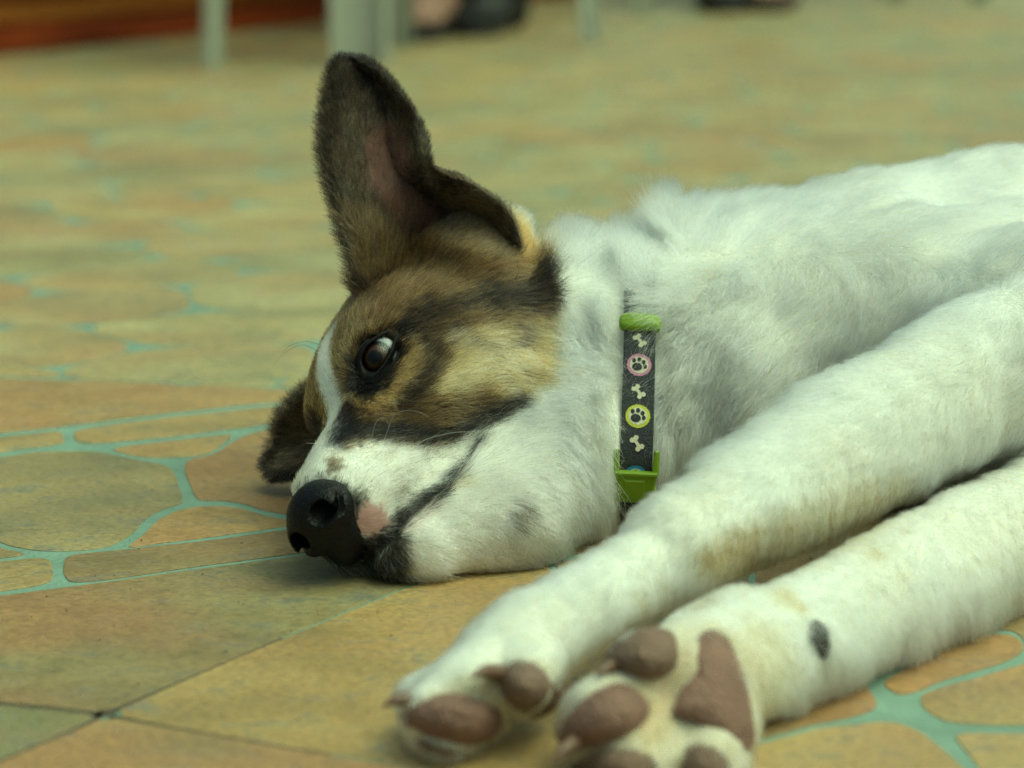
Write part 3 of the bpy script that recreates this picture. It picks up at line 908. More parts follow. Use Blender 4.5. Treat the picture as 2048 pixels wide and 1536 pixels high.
# (kind, points, half width, softness, strength, palette)
HEADMARKS = [
 ('p', [(560, 760), (612, 742), (628, 755), (644, 785), (652, 815), (668, 845), (672, 868), (658, 893), (690, 900), (720, 888), (765, 880), (815, 890), (850, 905), (890, 893), (925, 870), (965, 842), (1000, 832), (1022, 812), (1028, 785), (1075, 765), (1080, 700), (1078, 640), (1098, 590), (1095, 540), (1085, 470), (1000, 340), (850, 300), (560, 300)], 0, 12, 1, dict(BR=3.5, TA=2.4, DK=3.4)),
 # forehead
 ('p', [(600, 760), (610, 640), (680, 530), (1000, 500), (1050, 540), (900, 600), (800, 640), (735, 665), (690, 720), (650, 760)], 0, 30, .9, dict(BR=5.2, TA=1.7, DK=3.4, OR=.7)),
 ('l', [(660, 640), (720, 590), (800, 560)], 25, 25, .5, dict(BR=4, OR=2, TA=1)),
 # dark brow dimple
 ('l', [(688, 690), (705, 680)], 9, 12, .6, dict(DK=3, BR=1)),
 # side of the face: light tan
 ('p', [(850, 700), (900, 668), (1000, 645), (1075, 630), (1080, 765), (1010, 790), (930, 800), (860, 790), (830, 760)], 0, 26, .92, dict(CR=3.8, TA=3.6, GY=.4, DK=.9)),
 ('l', [(870, 770), (960, 725), (1040, 710)], 20, 22, .7, dict(CR=5, WH=.7, TA=2, DK=.4)),
 ('l', [(1062, 640), (1072, 700), (1066, 755)], 9, 10, .8, dict(OR=3, TA=2, CR=2)),
 ('l', [(1015, 690), (1030, 650)], 10, 10, .75, dict(DK=2, GY=3)),
 # gold around the eye
 ('l', [(812, 670), (818, 700), (805, 745), (780, 785), (740, 808), (700, 795)], 17, 13, .9, dict(TA=5, CR=2.4, BR=2, DK=.8)),
 ('l', [(690, 760), (680, 720), (700, 680), (740, 655)], 12, 12, .7, dict(TA=4, BR=3, CR=1, DK=1)),
 # black stripes
 ('l', [(800, 648), (880, 618), (960, 590), (1040, 580), (1085, 568)], 17, 18, .9, dict(DK=6.5, BR=1.8, TA=.5)),
 ('l', [(960, 600), (1030, 590), (1086, 585)], 22, 20, .92, dict(DK=7, BR=1.2)),
 ('l', [(850, 690), (866, 720), (842, 768), (806, 800)], 14, 18, .9, dict(DK=6.5, BR=1.6, TA=.5)),
 ('l', [(800, 655), (860, 660), (930, 655)], 6, 14, .75, dict(DK=5, BR=2)),
 ('l', [(880, 680), (930, 690), (990, 690)], 9, 16, .55, dict(DK=2, GY=3, CR=1)),
 # brown-black under the eye to the mouth corner
 ('l', [(690, 815), (750, 835), (830, 835), (900, 815), (960, 805)], 18, 18, .85, dict(BR=4, DK=3.6, TA=1.8)),
 ('l', [(672, 872), (720, 862), (790, 862), (870, 874), (930, 855), (985, 825), (1015, 805)], 17, 14, .95, dict(DK=8, GY=.8)),
 ('l', [(1000, 820), (1022, 790)], 12, 10, .9, dict(DK=6, GY=2)),
 ('l', [(676, 805), (690, 825), (684, 845)], 14, 12, .9, dict(DK=6, BR=1)),
 ('l', [(650, 790), (660, 815)], 6, 8, .6, dict(OR=2, BR=3)),
 # dark rim around the eye
 ('p', [(808, 650), (806, 700), (795, 735), (775, 765), (745, 785), (712, 785), (698, 755), (702, 715), (722, 680), (755, 660)], 0, 9, .96, dict(DK=9, BR=.6)),
 ('p', [(650, 905), (720, 890), (820, 900), (900, 900), (940, 890), (900, 950), (850, 990), (790, 1020), (720, 1000), (690, 975), (640, 960)], 0, 20, .9, dict(WH=8, GY=1.0, BR=.45, CR=.8)),
 ('p', [(880, 1000), (960, 930), (1100, 900), (1200, 960), (1150, 1040), (960, 1100), (850, 1130), (830, 1080)], 0, 40, .8, dict(WH=8, GY=.5, CR=1.0, PK=.5)),
 # muzzle spots
 ('l', [(664, 925), (672, 938)], 12, 7, .9, dict(GY=3, BR=2, DK=1)),
 ('l', [(788, 972), (800, 984)], 8, 8, .6, dict(GY=3, BR=2, DK=1)), ('l', [(760, 985), (772, 996)], 7, 10, .5, dict(GY=3, DK=1.4, WH=1)),
 ('l', [(740, 960), (748, 968)], 5, 8, .4, dict(GY=3, WH=1)), ('l', [(765, 920), (772, 930)], 5, 8, .45, dict(GY=3, WH=1)), ('l', [(830, 955), (838, 962)], 4, 8, .4, dict(GY=3, WH=1)),
 ('l', [(724, 765), (728, 788)], 13, 9, .95, dict(DK=9)),
 ('l', [(800, 655), (830, 665)], 9, 12, .8, dict(DK=6, BR=1)),
 ('l', [(725, 945), (730, 938)], 3, 6, 0.50, dict(GY=2, DK=1.5, BR=1)),
 ('l', [(700, 940), (705, 933)], 3, 6, 0.45, dict(GY=2, DK=1.5, BR=1)),
 ('l', [(745, 925), (750, 918)], 3, 6, 0.45, dict(GY=2, DK=1.5, BR=1)),
 ('l', [(780, 950), (785, 943)], 4, 6, 0.50, dict(GY=2, DK=1.5, BR=1)),
 ('l', [(805, 940), (810, 933)], 3, 6, 0.45, dict(GY=2, DK=1.5, BR=1)),
 ('l', [(815, 1000), (820, 993)], 4, 6, 0.55, dict(GY=2, DK=1.5, BR=1)),
 ('l', [(755, 965), (760, 958)], 3, 6, 0.50, dict(GY=2, DK=1.5, BR=1)),
 ('l', [(725, 975), (730, 968)], 5, 6, 0.55, dict(GY=2, DK=1.5, BR=1)),
 ('l', [(840, 930), (845, 923)], 3, 6, 0.40, dict(GY=2, DK=1.5, BR=1)),
 ('l', [(790, 1005), (795, 998)], 5, 6, 0.50, dict(GY=2, DK=1.5, BR=1)),
 ('l', [(860, 950), (865, 943)], 3, 6, 0.40, dict(GY=2, DK=1.5, BR=1)),
 ('l', [(775, 910), (780, 903)], 3, 6, 0.40, dict(GY=2, DK=1.5, BR=1)),
 ('l', [(735, 995), (740, 988)], 4, 6, 0.50, dict(GY=2, DK=1.5, BR=1)),
 # black skin behind the nose, lips, chin
 ('p', [(640, 955), (700, 978), (716, 990), (722, 1020), (712, 1050), (716, 1072), (745, 1082), (750, 1110), (720, 1125), (640, 1128), (560, 1100), (570, 1000)], 0, 13, .95, dict(DK=8, GY=.4)),
 ('l', [(705, 985), (728, 1000)], 9, 12, .7, dict(DK=4, GY=3)),
 ('l', [(745, 1092), (775, 1062), (800, 1035), (835, 1012), (862, 998)], 16, 10, .95, dict(DK=8, GY=.8)),
 ('l', [(862, 998), (905, 952), (935, 915), (957, 880)], 6, 6, .95, dict(DK=8)),
 ('l', [(780, 1090), (790, 1120), (775, 1140)], 26, 14, .93, dict(DK=7, GY=1.2, BR=.4)),
 ('l', [(660, 1130), (715, 1135), (750, 1150)], 12, 12, .6, dict(DK=3, GY=3, WH=1)),
 ('l', [(905, 972), (940, 965)], 7, 12, .45, dict(TA=1, CR=2)),
 ('l', [(1014, 1046), (1026, 1028), (1036, 1016)], 7, 8, .93, dict(DK=5, BR=2)),
 ('l', [(1128, 735), (1132, 752)], 5, 9, .6, dict(OR=2, CR=2)),
 # ear root
 ('p', [(870, 340), (1000, 365), (1012, 420), (1000, 520), (880, 520), (840, 420)], 0, 18, .9, dict(BR=2.5, TA=2.5, GY=2.5, DK=2)),
 ('l', [(1035, 430), (1048, 480), (1048, 515)], 24, 14, .97, dict(OR=7, TA=1.6, CR=.6)),
 ('l', [(872, 345), (930, 372), (1000, 388)], 7, 9, .85, dict(DK=6, BR=2)),
 ('l', [(720, 525), (800, 520), (900, 530)], 12, 14, .6, dict(DK=3, BR=2)),
 ('l', [(1070, 545), (1085, 565)], 14, 10, .9, dict(DK=7)),
]
PINKMARKS = [
 ('p', [(704, 1022), (722, 1012), (742, 1004), (764, 1014), (774, 1034), (768, 1052), (752, 1074), (744, 1082), (738, 1070), (722, 1062), (707, 1060), (710, 1042)], 0, 4, 1, dict(PK=1)),
 ('p', [(806, 1058), (826, 1032), (860, 1006), (880, 1010), (850, 1040), (822, 1066)], 0, 14, .5, dict(PK=1.2, WH=1)),
]
LIPMARKS = [
 ('p', [(590, 1100), (650, 1112), (700, 1100), (752, 1096), (756, 1120), (705, 1134), (650, 1134), (605, 1124)], 0, 12, .95, dict(DK=8, GY=.5)),
 ('l', [(700, 1140), (740, 1150)], 8, 12, .45, dict(DK=2, GY=2, WH=2)),
]
BODYMARKS = [
 ('l', [(1345, 665), (1375, 740), (1365, 830)], 22, 30, .42, dict(DI=3, CR=2)),
 ('l', [(1200, 700), (1190, 800), (1180, 880)], 22, 35, .25, dict(CR=3, DI=1)),
 ('l', [(1440, 520), (1400, 600)], 14, 30, .35, dict(DI=2)),
 ('l', [(1330, 900), (1370, 920)], 24, 25, .35, dict(GY=1, CR=2, PK=.5)),
 ('p', [(1400, 1110), (1500, 1050), (1640, 1000), (1800, 950), (1860, 970), (1760, 1060), (1600, 1135), (1480, 1170)], 0, 44, .85, dict(TA=2.2, CR=4, DI=2)),
 ('l', [(1420, 1120), (1470, 1090), (1500, 1110)], 26, 20, .55, dict(TA=3, BR=1.0, CR=2)),
 ('l', [(1280, 1190), (1290, 1210)], 9, 10, .6, dict(TA=2, DI=2)), ('l', [(1330, 1160), (1340, 1200)], 8, 14, .4, dict(TA=2, DI=2)),
 ('l', [(1745, 1105), (1765, 1110)], 11, 9, .6, dict(TA=2, DI=3)), ('l', [(1815, 1066), (1822, 1068)], 6, 6, .6, dict(TA=3, DI=2)), ('l', [(1795, 1145), (1800, 1150)], 8, 10, .4, dict(DI=3)),
 ('l', [(1560, 1190), (1590, 1200), (1602, 1218)], 13, 10, .6, dict(TA=2, DI=3)),
 ('l', [(1390, 1212), (1440, 1196)], 9, 10, .6, dict(GY=2, TA=1)),
 ('p', [(1500, 1240), (1560, 1260), (1600, 1340), (1560, 1420), (1520, 1470), (1500, 1400)], 0, 40, .55, dict(DI=3, CR=2)),
 ('p', [(1280, 1360), (1380, 1290), (1400, 1300), (1380, 1400), (1340, 1480), (1290, 1500)], 0, 18, .6, dict(CR=3, TA=1, PK=1)),
 ('l', [(1335, 1350), (1330, 1400), (1300, 1450)], 10, 14, .6, dict(PK=2, CR=1)),
 ('l', [(880, 1420), (980, 1440), (1000, 1480)], 26, 22, .5, dict(TA=1, CR=2, GY=1)),
 ('l', [(930, 1370), (960, 1380), (1010, 1440)], 18, 16, .35, dict(DI=3, CR=2)),
 ('l', [(1130, 1340), (1150, 1400)], 14, 20, .5, dict(GY=2, CR=2)),
 ('p', [(1080, 1540), (1120, 1420), (1200, 1330), (1300, 1250), (1420, 1240), (1520, 1300), (1540, 1400), (1500, 1540)], 0, 30, .5, dict(TA=1.4, CR=3, DI=2, PK=.6)),
 ('p', [(790, 1420), (880, 1380), (1000, 1330), (1120, 1320), (1140, 1400), (1060, 1460), (960, 1520), (840, 1510)], 0, 25, .45, dict(TA=1.3, CR=3, DI=1.5, GY=.6)),
]
def paint(W, x, y, marks, jit, sel=None):
    x = x + jit[0]; y = y + jit[1]
    for kind, pts, hwid, soft, stren, pal in marks:
        P = np.array(pts); m = hwid + soft + 2
        near = (x > P[:, 0].min() - m) & (x < P[:, 0].max() + m) & (y > P[:, 1].min() - m) & (y < P[:, 1].max() + m)
        if sel is not None: near &= sel
        i = np.where(near)[0]
        if not len(i): continue
        d = poly_sd(x[i], y[i], pts) if kind == 'p' else line_sd(x[i], y[i], pts) - hwid
        a = (1 - smoothstep(-soft * 0.6, soft * 0.8, d)) * stren
        W[i] = W[i] * (1 - a)[:, None] + a[:, None] * pw(**pal)[None]
    return W
def coat_weights(P, N):
    """palette weights for points on the body skin"""
    h = hlocal(P)
    ishead = (h[:, 0] > -17.5) & (np.abs(h[:, 1]) < 7) & (np.abs(h[:, 2]) < 9)
    Pm = P.copy()
    hid = ishead & (h[:, 1] < -0.25)
    hm = h[hid].copy(); hm[:, 1] *= -1
    Pm[hid] = NOSE + hm @ HR.T
    x, y, d = proj(Pm)
    jit = (vnoise(P, 2.2, 1) * 9 + vnoise(P, 7, 2) * 7 + rng.normal(size=len(P)) * 4, vnoise(P, 2.2, 3) * 7 + vnoise(P, 7, 4) * 7 + rng.normal(size=len(P)) * 4)
    W = np.zeros((len(P), len(PAL))); cr_ = np.clip(0.10 + 0.12 * vnoise(P, 0.35, 51), 0, 1); W[:, WH] = 1 - cr_; W[:, CR] = cr_  # cream mixed into the white imitates warm beige shadows in the coat
    # white blaze stays on the midline
    xo, yo, _ = proj(P)
    W = paint(W, x, y, HEADMARKS, jit, ishead)
    W = paint(W, xo, yo, PINKMARKS, jit, ishead & (h[:, 1] > -0.2))
    W = paint(W, xo, yo, LIPMARKS, jit, ishead)
    back = ishead & (h[:, 0] < -8.8) & (h[:, 0] > -15.5) & (h[:, 2] > 1.2)
    a = (smoothstep(0.9, 2.0, h[:, 2]) * smoothstep(-8.6, -9.4, h[:, 0]) * back * (np.abs(h[:, 1]) < 3.2))[:, None] * (y < 770)[:, None]
    front = (N @ HR[:, 2] > 0.3)[:, None]
    a = a * front
    W = W * (1 - a) + a * pw(BR=4, TA=2, DK=2)[None]
    blaze = (1 - smoothstep(0.35, 0.75, np.abs(h[:, 1]))) * smoothstep(-11.5, -10.0, h[:, 0]) * (h[:, 2] > 0.3) * ishead * (h[:, 0] < -3.2)
    W = W * (1 - blaze[:, None]) + blaze[:, None] * pw(WH=1)[None]
    W = paint(W, xo, yo, BODYMARKS, jit, ~ishead | (xo > 1100) | (yo > 1180))
    return W
def earL_weights(P):
    x, y, d = proj(P)
    W = np.tile(pw(DK=7, BR=1.8, GY=.6, TA=.2), (len(P), 1))
    jit = (vnoise(P, 2.2, 1) * 7, vnoise(P, 2.2, 3) * 7)
    M = [
     ('p', [(720, 560), (690, 440), (672, 300), (690, 200), (760, 180), (820, 260), (850, 340), (920, 420), (980, 520)], 0, 24, .9, dict(GY=2.0, BR=1.7, DK=4.8, TA=.4)),
     ('l', [(840, 230), (848, 300), (862, 360)], 8, 9, .7, dict(GY=3, TA=2, DK=1.5)),
     ('p', [(690, 420), (740, 420), (830, 500), (880, 560), (720, 560)], 0, 22, .85, dict(TA=2.0, BR=2.6, GY=1.2, DK=2.8)),
     ('p', [(735, 270), (775, 245), (808, 285), (822, 340), (828, 385), (875, 410), (930, 440), (905, 480), (845, 475), (790, 440), (755, 390), (735, 330)], 0, 22, .9, dict(PB=6, GY=.6, BR=1.2, DK=.8)),
     ('l', [(690, 540), (693, 500), (665, 430), (640, 350), (628, 270), (640, 180), (665, 115), (690, 104), (740, 122), (790, 162), (830, 212), (858, 270), (868, 330)], 9, 15, .97, dict(DK=9, BR=1)),
     ('p', [(885, 380), (950, 385), (1020, 430), (1045, 530), (1040, 600), (930, 580), (910, 480)], 0, 22, .92, dict(GY=2.6, TA=2.6, BR=2.4, DK=1.6)),
     ('l', [(900, 460), (940, 480), (960, 520)], 12, 16, .7, dict(PB=3, DK=2, BR=1)),
     ('l', [(868, 330), (885, 346), (945, 368), (1015, 425)], 5, 10, .85, dict(DK=4, BR=2.4, TA=1.4)),
    ]
    return paint(W, x, y, M, jit)
def earR_weights(P):
    x, y, d = proj(P)
    W = np.tile(pw(DK=5, BR=2.2, GY=.7, TA=.5), (len(P), 1))
    jit = (vnoise(P, 2.2, 1) * 5, vnoise(P, 2.2, 3) * 5)
    M = [('p', [(575, 870), (610, 820), (640, 830), (650, 890), (610, 920), (570, 930)], 0, 20, .7, dict(BR=3, TA=2.0, GY=1, DK=2)),
         ('l', [(604, 790), (570, 815), (548, 860), (540, 910), (525, 950), (570, 950), (640, 945)], 8, 12, .9, dict(DK=9))]
    return paint(W, x, y, M, jit)
# bare skin
BARE = [PINKMARKS[0][1]]
NOSEBARE = [(575, 1000), (620, 958), (672, 962), (700, 985), (712, 1015), (706, 1050), (712, 1080), (745, 1100), (700, 1118), (640, 1128), (590, 1115), (560, 1060)]

# ------------------------------------------------------------------ coat: flow, length, lift  (px, py, dx, dy, length cm, lift 0..1)
GUIDES = np.array([
 (680, 950, .45, -.85, .42, .35), (640, 930, .2, -.95, .40, .3), (760, 940, .65, -.75, .5, .35), (850, 930, .8, -.55, .6, .35), (930, 900, .85, -.5, .75, .4),
 (740, 1000, .7, -.7, .42, .35), (800, 1020, .85, -.5, .5, .4), (720, 1090, .9, .2, .35, .4), (690, 1135, .6, .8, .75, .3), (740, 1150, .6, .8, .8, .3), (780, 1110, .45, .85, .85, .35), (850, 1120, .75, .6, .85, .3),
 (900, 1060, .95, .1, .75, .35), (850, 1060, .95, .0, .6, .35), (960, 1000, .9, -.1, .85, .35), (1000, 930, .9, .1, .95, .35), (980, 1090, .85, .45, 1.0, .3), (1060, 1040, .75, .6, 1.2, .35), (1080, 940, .7, .6, 1.4, .35),
 (640, 800, .5, -.85, .4, .3), (625, 760, .2, -.95, .45, .3), (655, 850, .35, -.9, .38, .3), (650, 720, -.55, -.8, .55, .4), (640, 680, -.25, -.95, .65, .4), (690, 720, -.8, -.25, .45, .4), (700, 670, -.25, -.95, .6, .4),
 (680, 780, -.3, .7, .4, .35), (720, 810, .4, .7, .42, .35), (770, 800, .75, .35, .45, .35), (810, 750, .9, .1, .5, .35), (820, 690, .9, -.35, .55, .35), (700, 850, .7, .1, .5, .35), (690, 875, .6, -.55, .5, .35),
 (780, 850, .85, .0, .6, .35), (860, 850, .9, -.15, .7, .35), (940, 840, .85, -.4, .85, .4), (1000, 820, .8, -.35, 1.0, .4),
 (700, 620, .15, -.98, .8, .4), (760, 640, .4, -.9, .7, .35), (760, 580, .35, -.92, .9, .4), (840, 600, .6, -.78, .9, .38), (840, 560, .5, -.85, 1.0, .4), (900, 640, .9, -.4, .85, .35), (940, 580, .85, -.45, 1.1, .35),
 (860, 740, .85, -.35, .75, .35), (920, 700, .92, -.3, .9, .35), (1000, 680, .97, -.05, 1.1, .35), (940, 780, .92, -.3, .9, .35), (1040, 640, .9, .2, 1.3, .35), (1030, 580, .95, .1, 1.3, .35), (1050, 760, .85, .35, 1.2, .35), (1040, 820, .85, .3, 1.2, .35),
 (1110, 620, .3, .95, 1.5, .3), (1110, 700, .35, .92, 1.5, .3), (1120, 800, .45, .88, 1.6, .35), (1150, 900, .35, .93, 1.8, .35), (1220, 960, .1, 1., 1.9, .4), (1100, 1020, .5, .85, 1.3, .35),
 (1090, 540, .3, -.9, 1.6, .5), (1120, 500, .15, -1., 1.7, .8), (1160, 490, .1, -1., 1.8, .85), (1190, 515, .25, -.97, 1.6, .75), (1225, 530, .3, -.6, 1.4, .5), (1160, 580, .3, .2, 1.8, .35), (1230, 560, .5, -.3, 2.0, .5), (1200, 680, .35, .9, 2.0, .4), (1210, 800, .3, .95, 2.1, .4), (1190, 620, .4, .7, 1.9, .35),
 (1250, 520, -.05, -1., 2.0, .9), (1250, 550, -.1, -1., 2.0, .8), (1295, 520, -.2, -.9, 1.8, .6), (1355, 480, .0, -1., 1.7, .8), (1400, 470, .25, -.97, 1.5, .65), (1460, 450, .5, -.8, 1.4, .45),
 (1340, 600, -.55, .5, 2.1, .5), (1340, 700, -.6, .75, 2.1, .5), (1350, 800, -.5, .85, 2.2, .5), (1370, 880, -.35, .94, 2.3, .45), (1390, 950, -.2, .98, 1.6, .4), (1400, 700, -.35, .93, 1.9, .4), (1420, 560, -.2, .9, 1.9, .45),
 (1500, 620, -.35, .9, 1.6, .33), (1480, 780, -.45, .9, 1.8, .35), (1450, 880, -.5, .85, 1.6, .35), (1560, 740, -.7, .65, 1.6, .3), (1550, 520, .1, .7, 1.5, .3), (1620, 620, -.6, .7, 1.5, .3),
 (1560, 430, .8, -.45, 1.4, .35), (1700, 400, .93, -.25, 1.2, .25), (1850, 360, .97, -.15, 1.2, .25), (2000, 340, .97, .0, 1.2, .25), (1700, 480, .8, .25, 1.3, .25), (1900, 480, .95, .1, 1.3, .25), (2040, 520, .9, .3, 1.4, .3),
 (1740, 580, -.1, .6, 1.3, .25), (1850, 620, -.5, .6, 1.2, .28), (1980, 620, -.3, .7, 1.2, .3), (1750, 720, -.8, .5, 1.1, .28), (1900, 730, -.8, .45, 1.0, .28), (2040, 760, -.8, .4, 1.0, .28),
 (1700, 860, -.75, .6, .9, .3), (1850, 850, -.75, .55, .9, .3), (1600, 900, -.75, .6, .9, .3), (1500, 950, -.75, .6, .85, .32), (1400, 1030, -.7, .68, .8, .32), (1300, 1060, -.7, .65, .75, .32),
 (1850, 960, -.3, .9, 1.0, .42), (1650, 1070, -.25, .93, 1.0, .45), (1500, 1130, -.2, .95, .95, .42), (1350, 1170, -.4, .9, .8, .35), (1200, 1180, -.65, .75, .65, .3), (1100, 1240, -.75, .65, .55, .3), (1000, 1300, -.85, .5, .5, .3), (900, 1360, -.9, .4, .45, .3), (830, 1380, -.9, .4, .5, .35), (1150, 1320, -.3, .9, .5, .35), (1050, 1440, -.2, .9, .5, .4), (900, 1500, -.3, .9, .5, .4),
 (2040, 1050, -.3, .95, 1.0, .3), (1900, 1080, -.35, .93, .9, .3), (1750, 1130, -.4, .9, .85, .3), (1650, 1170, -.45, .88, .75, .3), (1540, 1200, -.75, .6, .6, .3),
 (2000, 1200, .0, 1., 1.9, .42), (1850, 1280, .05, 1., 1.8, .45), (1700, 1340, .05, 1., 1.6, .45), (1600, 1390, .0, 1., 1.3, .42), (1560, 1300, -.1, 1., .6, .35), (1450, 1230, -.85, .2, .5, .3), (1350, 1250, -.9, .3, .45, .3), (1200, 1350, -.8, .6, .4, .3), (1340, 1400, -.5, .5, .45, .4), (1540, 1440, .1, .9, .6, .4),
], float)
EARL_S = 0.68
EARL_G = np.array([
 (640, 270, -.75, -.65, .75, .55), (650, 180, -.6, -.8, .7, .5), (690, 110, .1, -1., .6, .5), (760, 145, .5, -.85, .6, .5), (840, 230, .75, -.65, .6, .5), (865, 320, .9, -.4, .7, .5), (645, 370, -.8, -.55, .8, .55), (680, 480, -.85, -.45, .95, .55), (700, 540, -.8, -.5, 1.0, .5),
 (720, 250, .1, -1., .8, .35), (720, 350, .15, -.98, .95, .35), (740, 440, .0, -1., 1.1, .35), (790, 330, -.3, -.95, .5, .3), (800, 440, -.3, -.9, .9, .4), (830, 500, -.2, -.95, 1.2, .45), (840, 280, .1, -1., .7, .35), (900, 430, -.3, -.9, .8, .4), (950, 500, -.1, -1., 1., .4), (760, 520, -.25, -.95, 1.2, .4)], float)
EARR_G = np.array([(560, 850, -.6, -.6, .7, .5), (545, 920, -.8, .1, .6, .5), (600, 800, -.5, -.85, .8, .4), (640, 840, -.6, -.2, .9, .4), (600, 900, -.6, .4, .8, .35), (600, 945, -.3, .9, .5, .3)], float)
def guide_eval(x, y, G, p=3.0):
    out = np.zeros((len(x), 4))
    for s in range(0, len(x), 60000):
        xs, ys = x[s:s + 60000], y[s:s + 60000]
        d2 = (xs[:, None] - G[None, :, 0]) ** 2 + (ys[:, None] - G[None, :, 1]) ** 2
        w_ = 1.0 / (d2 + 300.0) ** (p / 2 * 1.0)
        w_ /= w_.sum(1, keepdims=True)
        out[s:s + 60000] = w_ @ G[:, 2:]
    return out

def sample_surface(V, Fq, dens_fn, Nv):
    if Fq.shape[1] == 4:
        T = np.concatenate([Fq[:, [0, 1, 2]], Fq[:, [0, 2, 3]]])
    else:
        T = Fq
    a, b, c = V[T[:, 0]], V[T[:, 1]], V[T[:, 2]]
    area = 0.5 * np.linalg.norm(np.cross(b - a, c - a), axis=1)
    cen = (a + b + c) / 3; nn = nrm(Nv[T[:, 0]] + Nv[T[:, 1]] + Nv[T[:, 2]])
    lam = area * dens_fn(cen, nn)
    cnt = rng.poisson(lam)
    ti = np.repeat(np.arange(len(T)), cnt)
    u = rng.random(len(ti)); v = rng.random(len(ti)); f = u + v > 1
    u[f] = 1 - u[f]; v[f] = 1 - v[f]
    P = a[ti] + (b - a)[ti] * u[:, None] + (c - a)[ti] * v[:, None]
    N = nrm(Nv[T[ti, 0]] * (1 - u - v)[:, None] + Nv[T[ti, 1]] * u[:, None] + Nv[T[ti, 2]] * v[:, None])
    return P, N

FURM = fur_mat('dog_fur')
def grow(name, P, N, W, g, parent, radius, K=6, clump=0.35, cell=0.35, gravity=0.15, wild=0.22, label=None, var=0.10, direct=0.0):
    """strands: P roots, N normals, W palette weights, g guide values (dx,dy,len,lift)"""
    n = len(P)
    g = g.copy()
    fl = nrm(CAMROT @ np.zeros(3) + (g[:, 0:1] * AX[None] - g[:, 1:2] * AY[None]))
    fl = fl + 0.35 * np.stack([vnoise(P, 0.9, 11), vnoise(P, 0.9, 12), vnoise(P, 0.9, 13)], 1) + wild * rng.normal(size=(n, 3))
    tan = fl - (fl * N).sum(1, keepdims=True) * N
    tan = nrm(tan)
    lift = np.clip(g[:, 3] * (1 + 0.35 * vnoise(P, 1.3, 14)) + rng.normal(size=n) * 0.08, 0.08, 0.95)
    Ln = g[:, 2] * (1 + 0.22 * vnoise(P, 0.8, 15)) * rng.uniform(0.6, 1.18, n)
    d0 = nrm(tan * np.cos(lift * 1.45)[:, None] + N * np.sin(lift * 1.45)[:, None])
    if direct:
        d0 = nrm(d0 * (1 - direct) + nrm(fl) * direct + N * 0.15); tan = nrm(tan * (1 - direct) + nrm(fl) * direct)
    t = np.linspace(0, 1, K)
    X = np.zeros((n, K, 3)); X[:, 0] = P - N * 0.03
    cur = d0.copy()
    side = nrm(np.cross(N, tan)) * (rng.normal(size=n) * 0.12)[:, None]
    for k in range(1, K):
        cur = nrm(cur * 1.0 + tan * 0.16 * (k > 1) - np.array([0, 0, gravity * 0.4]) * np.clip(Ln, 0, 2)[:, None] * 0.5 + side * 0.6)
        # keep above the skin
        inn = (cur * N).sum(1)
        cur = cur + N * np.clip(0.03 - inn, 0, 1)[:, None]
        X[:, k] = X[:, k - 1] + cur * (Ln / (K - 1))[:, None]
    # clumps
    key = np.floor((P + 0.25 * np.stack([vnoise(P, 2.0, 21), vnoise(P, 2.0, 22), vnoise(P, 2.0, 23)], 1)) / (cell * np.ones(3))).astype(np.int64)
    kk = (key[:, 0] * 73856093) ^ (key[:, 1] * 19349663) ^ (key[:, 2] * 83492791)
    _, inv, cc = np.unique(kk, return_inverse=True, return_counts=True)
    for k in range(1, K):
        m = np.stack([np.bincount(inv, X[:, k, i]) for i in range(3)], 1) / cc[:, None]
        wgt = clump * t[k] ** 1.3 * rng.uniform(0.4, 1.0, n)
        X[:, k] += (m[inv] - X[:, k]) * wgt[:, None]
    X[:, :, 2] = np.maximum(X[:, :, 2], 0.06 + 0.05 * rng.random(n)[:, None])
    # colours
    cum = np.cumsum(W, 1); r_ = rng.random(n)[:, None] * cum[:, -1:]
    pick = (r_ > cum).sum(1).clip(0, len(PAL) - 1)
    mean = W @ PAL
    C = PAL[pick] * 0.88 + mean * 0.12
    C = C * np.exp(rng.normal(size=n) * var)[:, None] * (1 + 0.06 * vnoise(P, 1.2, 31))[:, None]
    C = np.clip(C, 0.004, 0.94)
    colr = np.ones((n, K, 4), np.float32)
    tipmul = np.where((pick == WH) | (pick == DK), 1.0, 1.15)
    for k in range(K):
        colr[:, k, :3] = C * (0.93 + (tipmul - 0.93) * t[k])[:, None]
    colr[:, :, :3] = np.clip(colr[:, :, :3], 0.003, 0.95)
    hc = bpy.data.hair_curves.new(name)
    hc.add_curves([K] * n)
    hc.attributes['position'].data.foreach_set('vector', (X * CM).astype(np.float32).ravel())
    ra = hc.attributes.get('radius') or hc.attributes.new('radius', 'FLOAT', 'POINT')
    rad = (radius * rng.uniform(0.7, 1.2, n))[:, None] * (1 - 0.85 * t ** 1.8)[None]
    ra.data.foreach_set('value', (rad * CM).astype(np.float32).ravel())
    ca = hc.attributes.new('fur_color', 'FLOAT_VECTOR', 'POINT')
    ca.data.foreach_set('vector', np.ascontiguousarray(colr[:, :, :3]).ravel())
    hc.materials.append(FURM)
    o = link(name, hc, None, parent)
    o['kind'] = 'stuff'
    if label: o['label'] = label
    return o
def set_vcol(me_, C):
    a = me_.attributes.new('skin_color', 'FLOAT_VECTOR', 'POINT')
    a.data.foreach_set('vector', np.ascontiguousarray(C, np.float32).ravel())
SKIN = attr_mat('dog_skin')
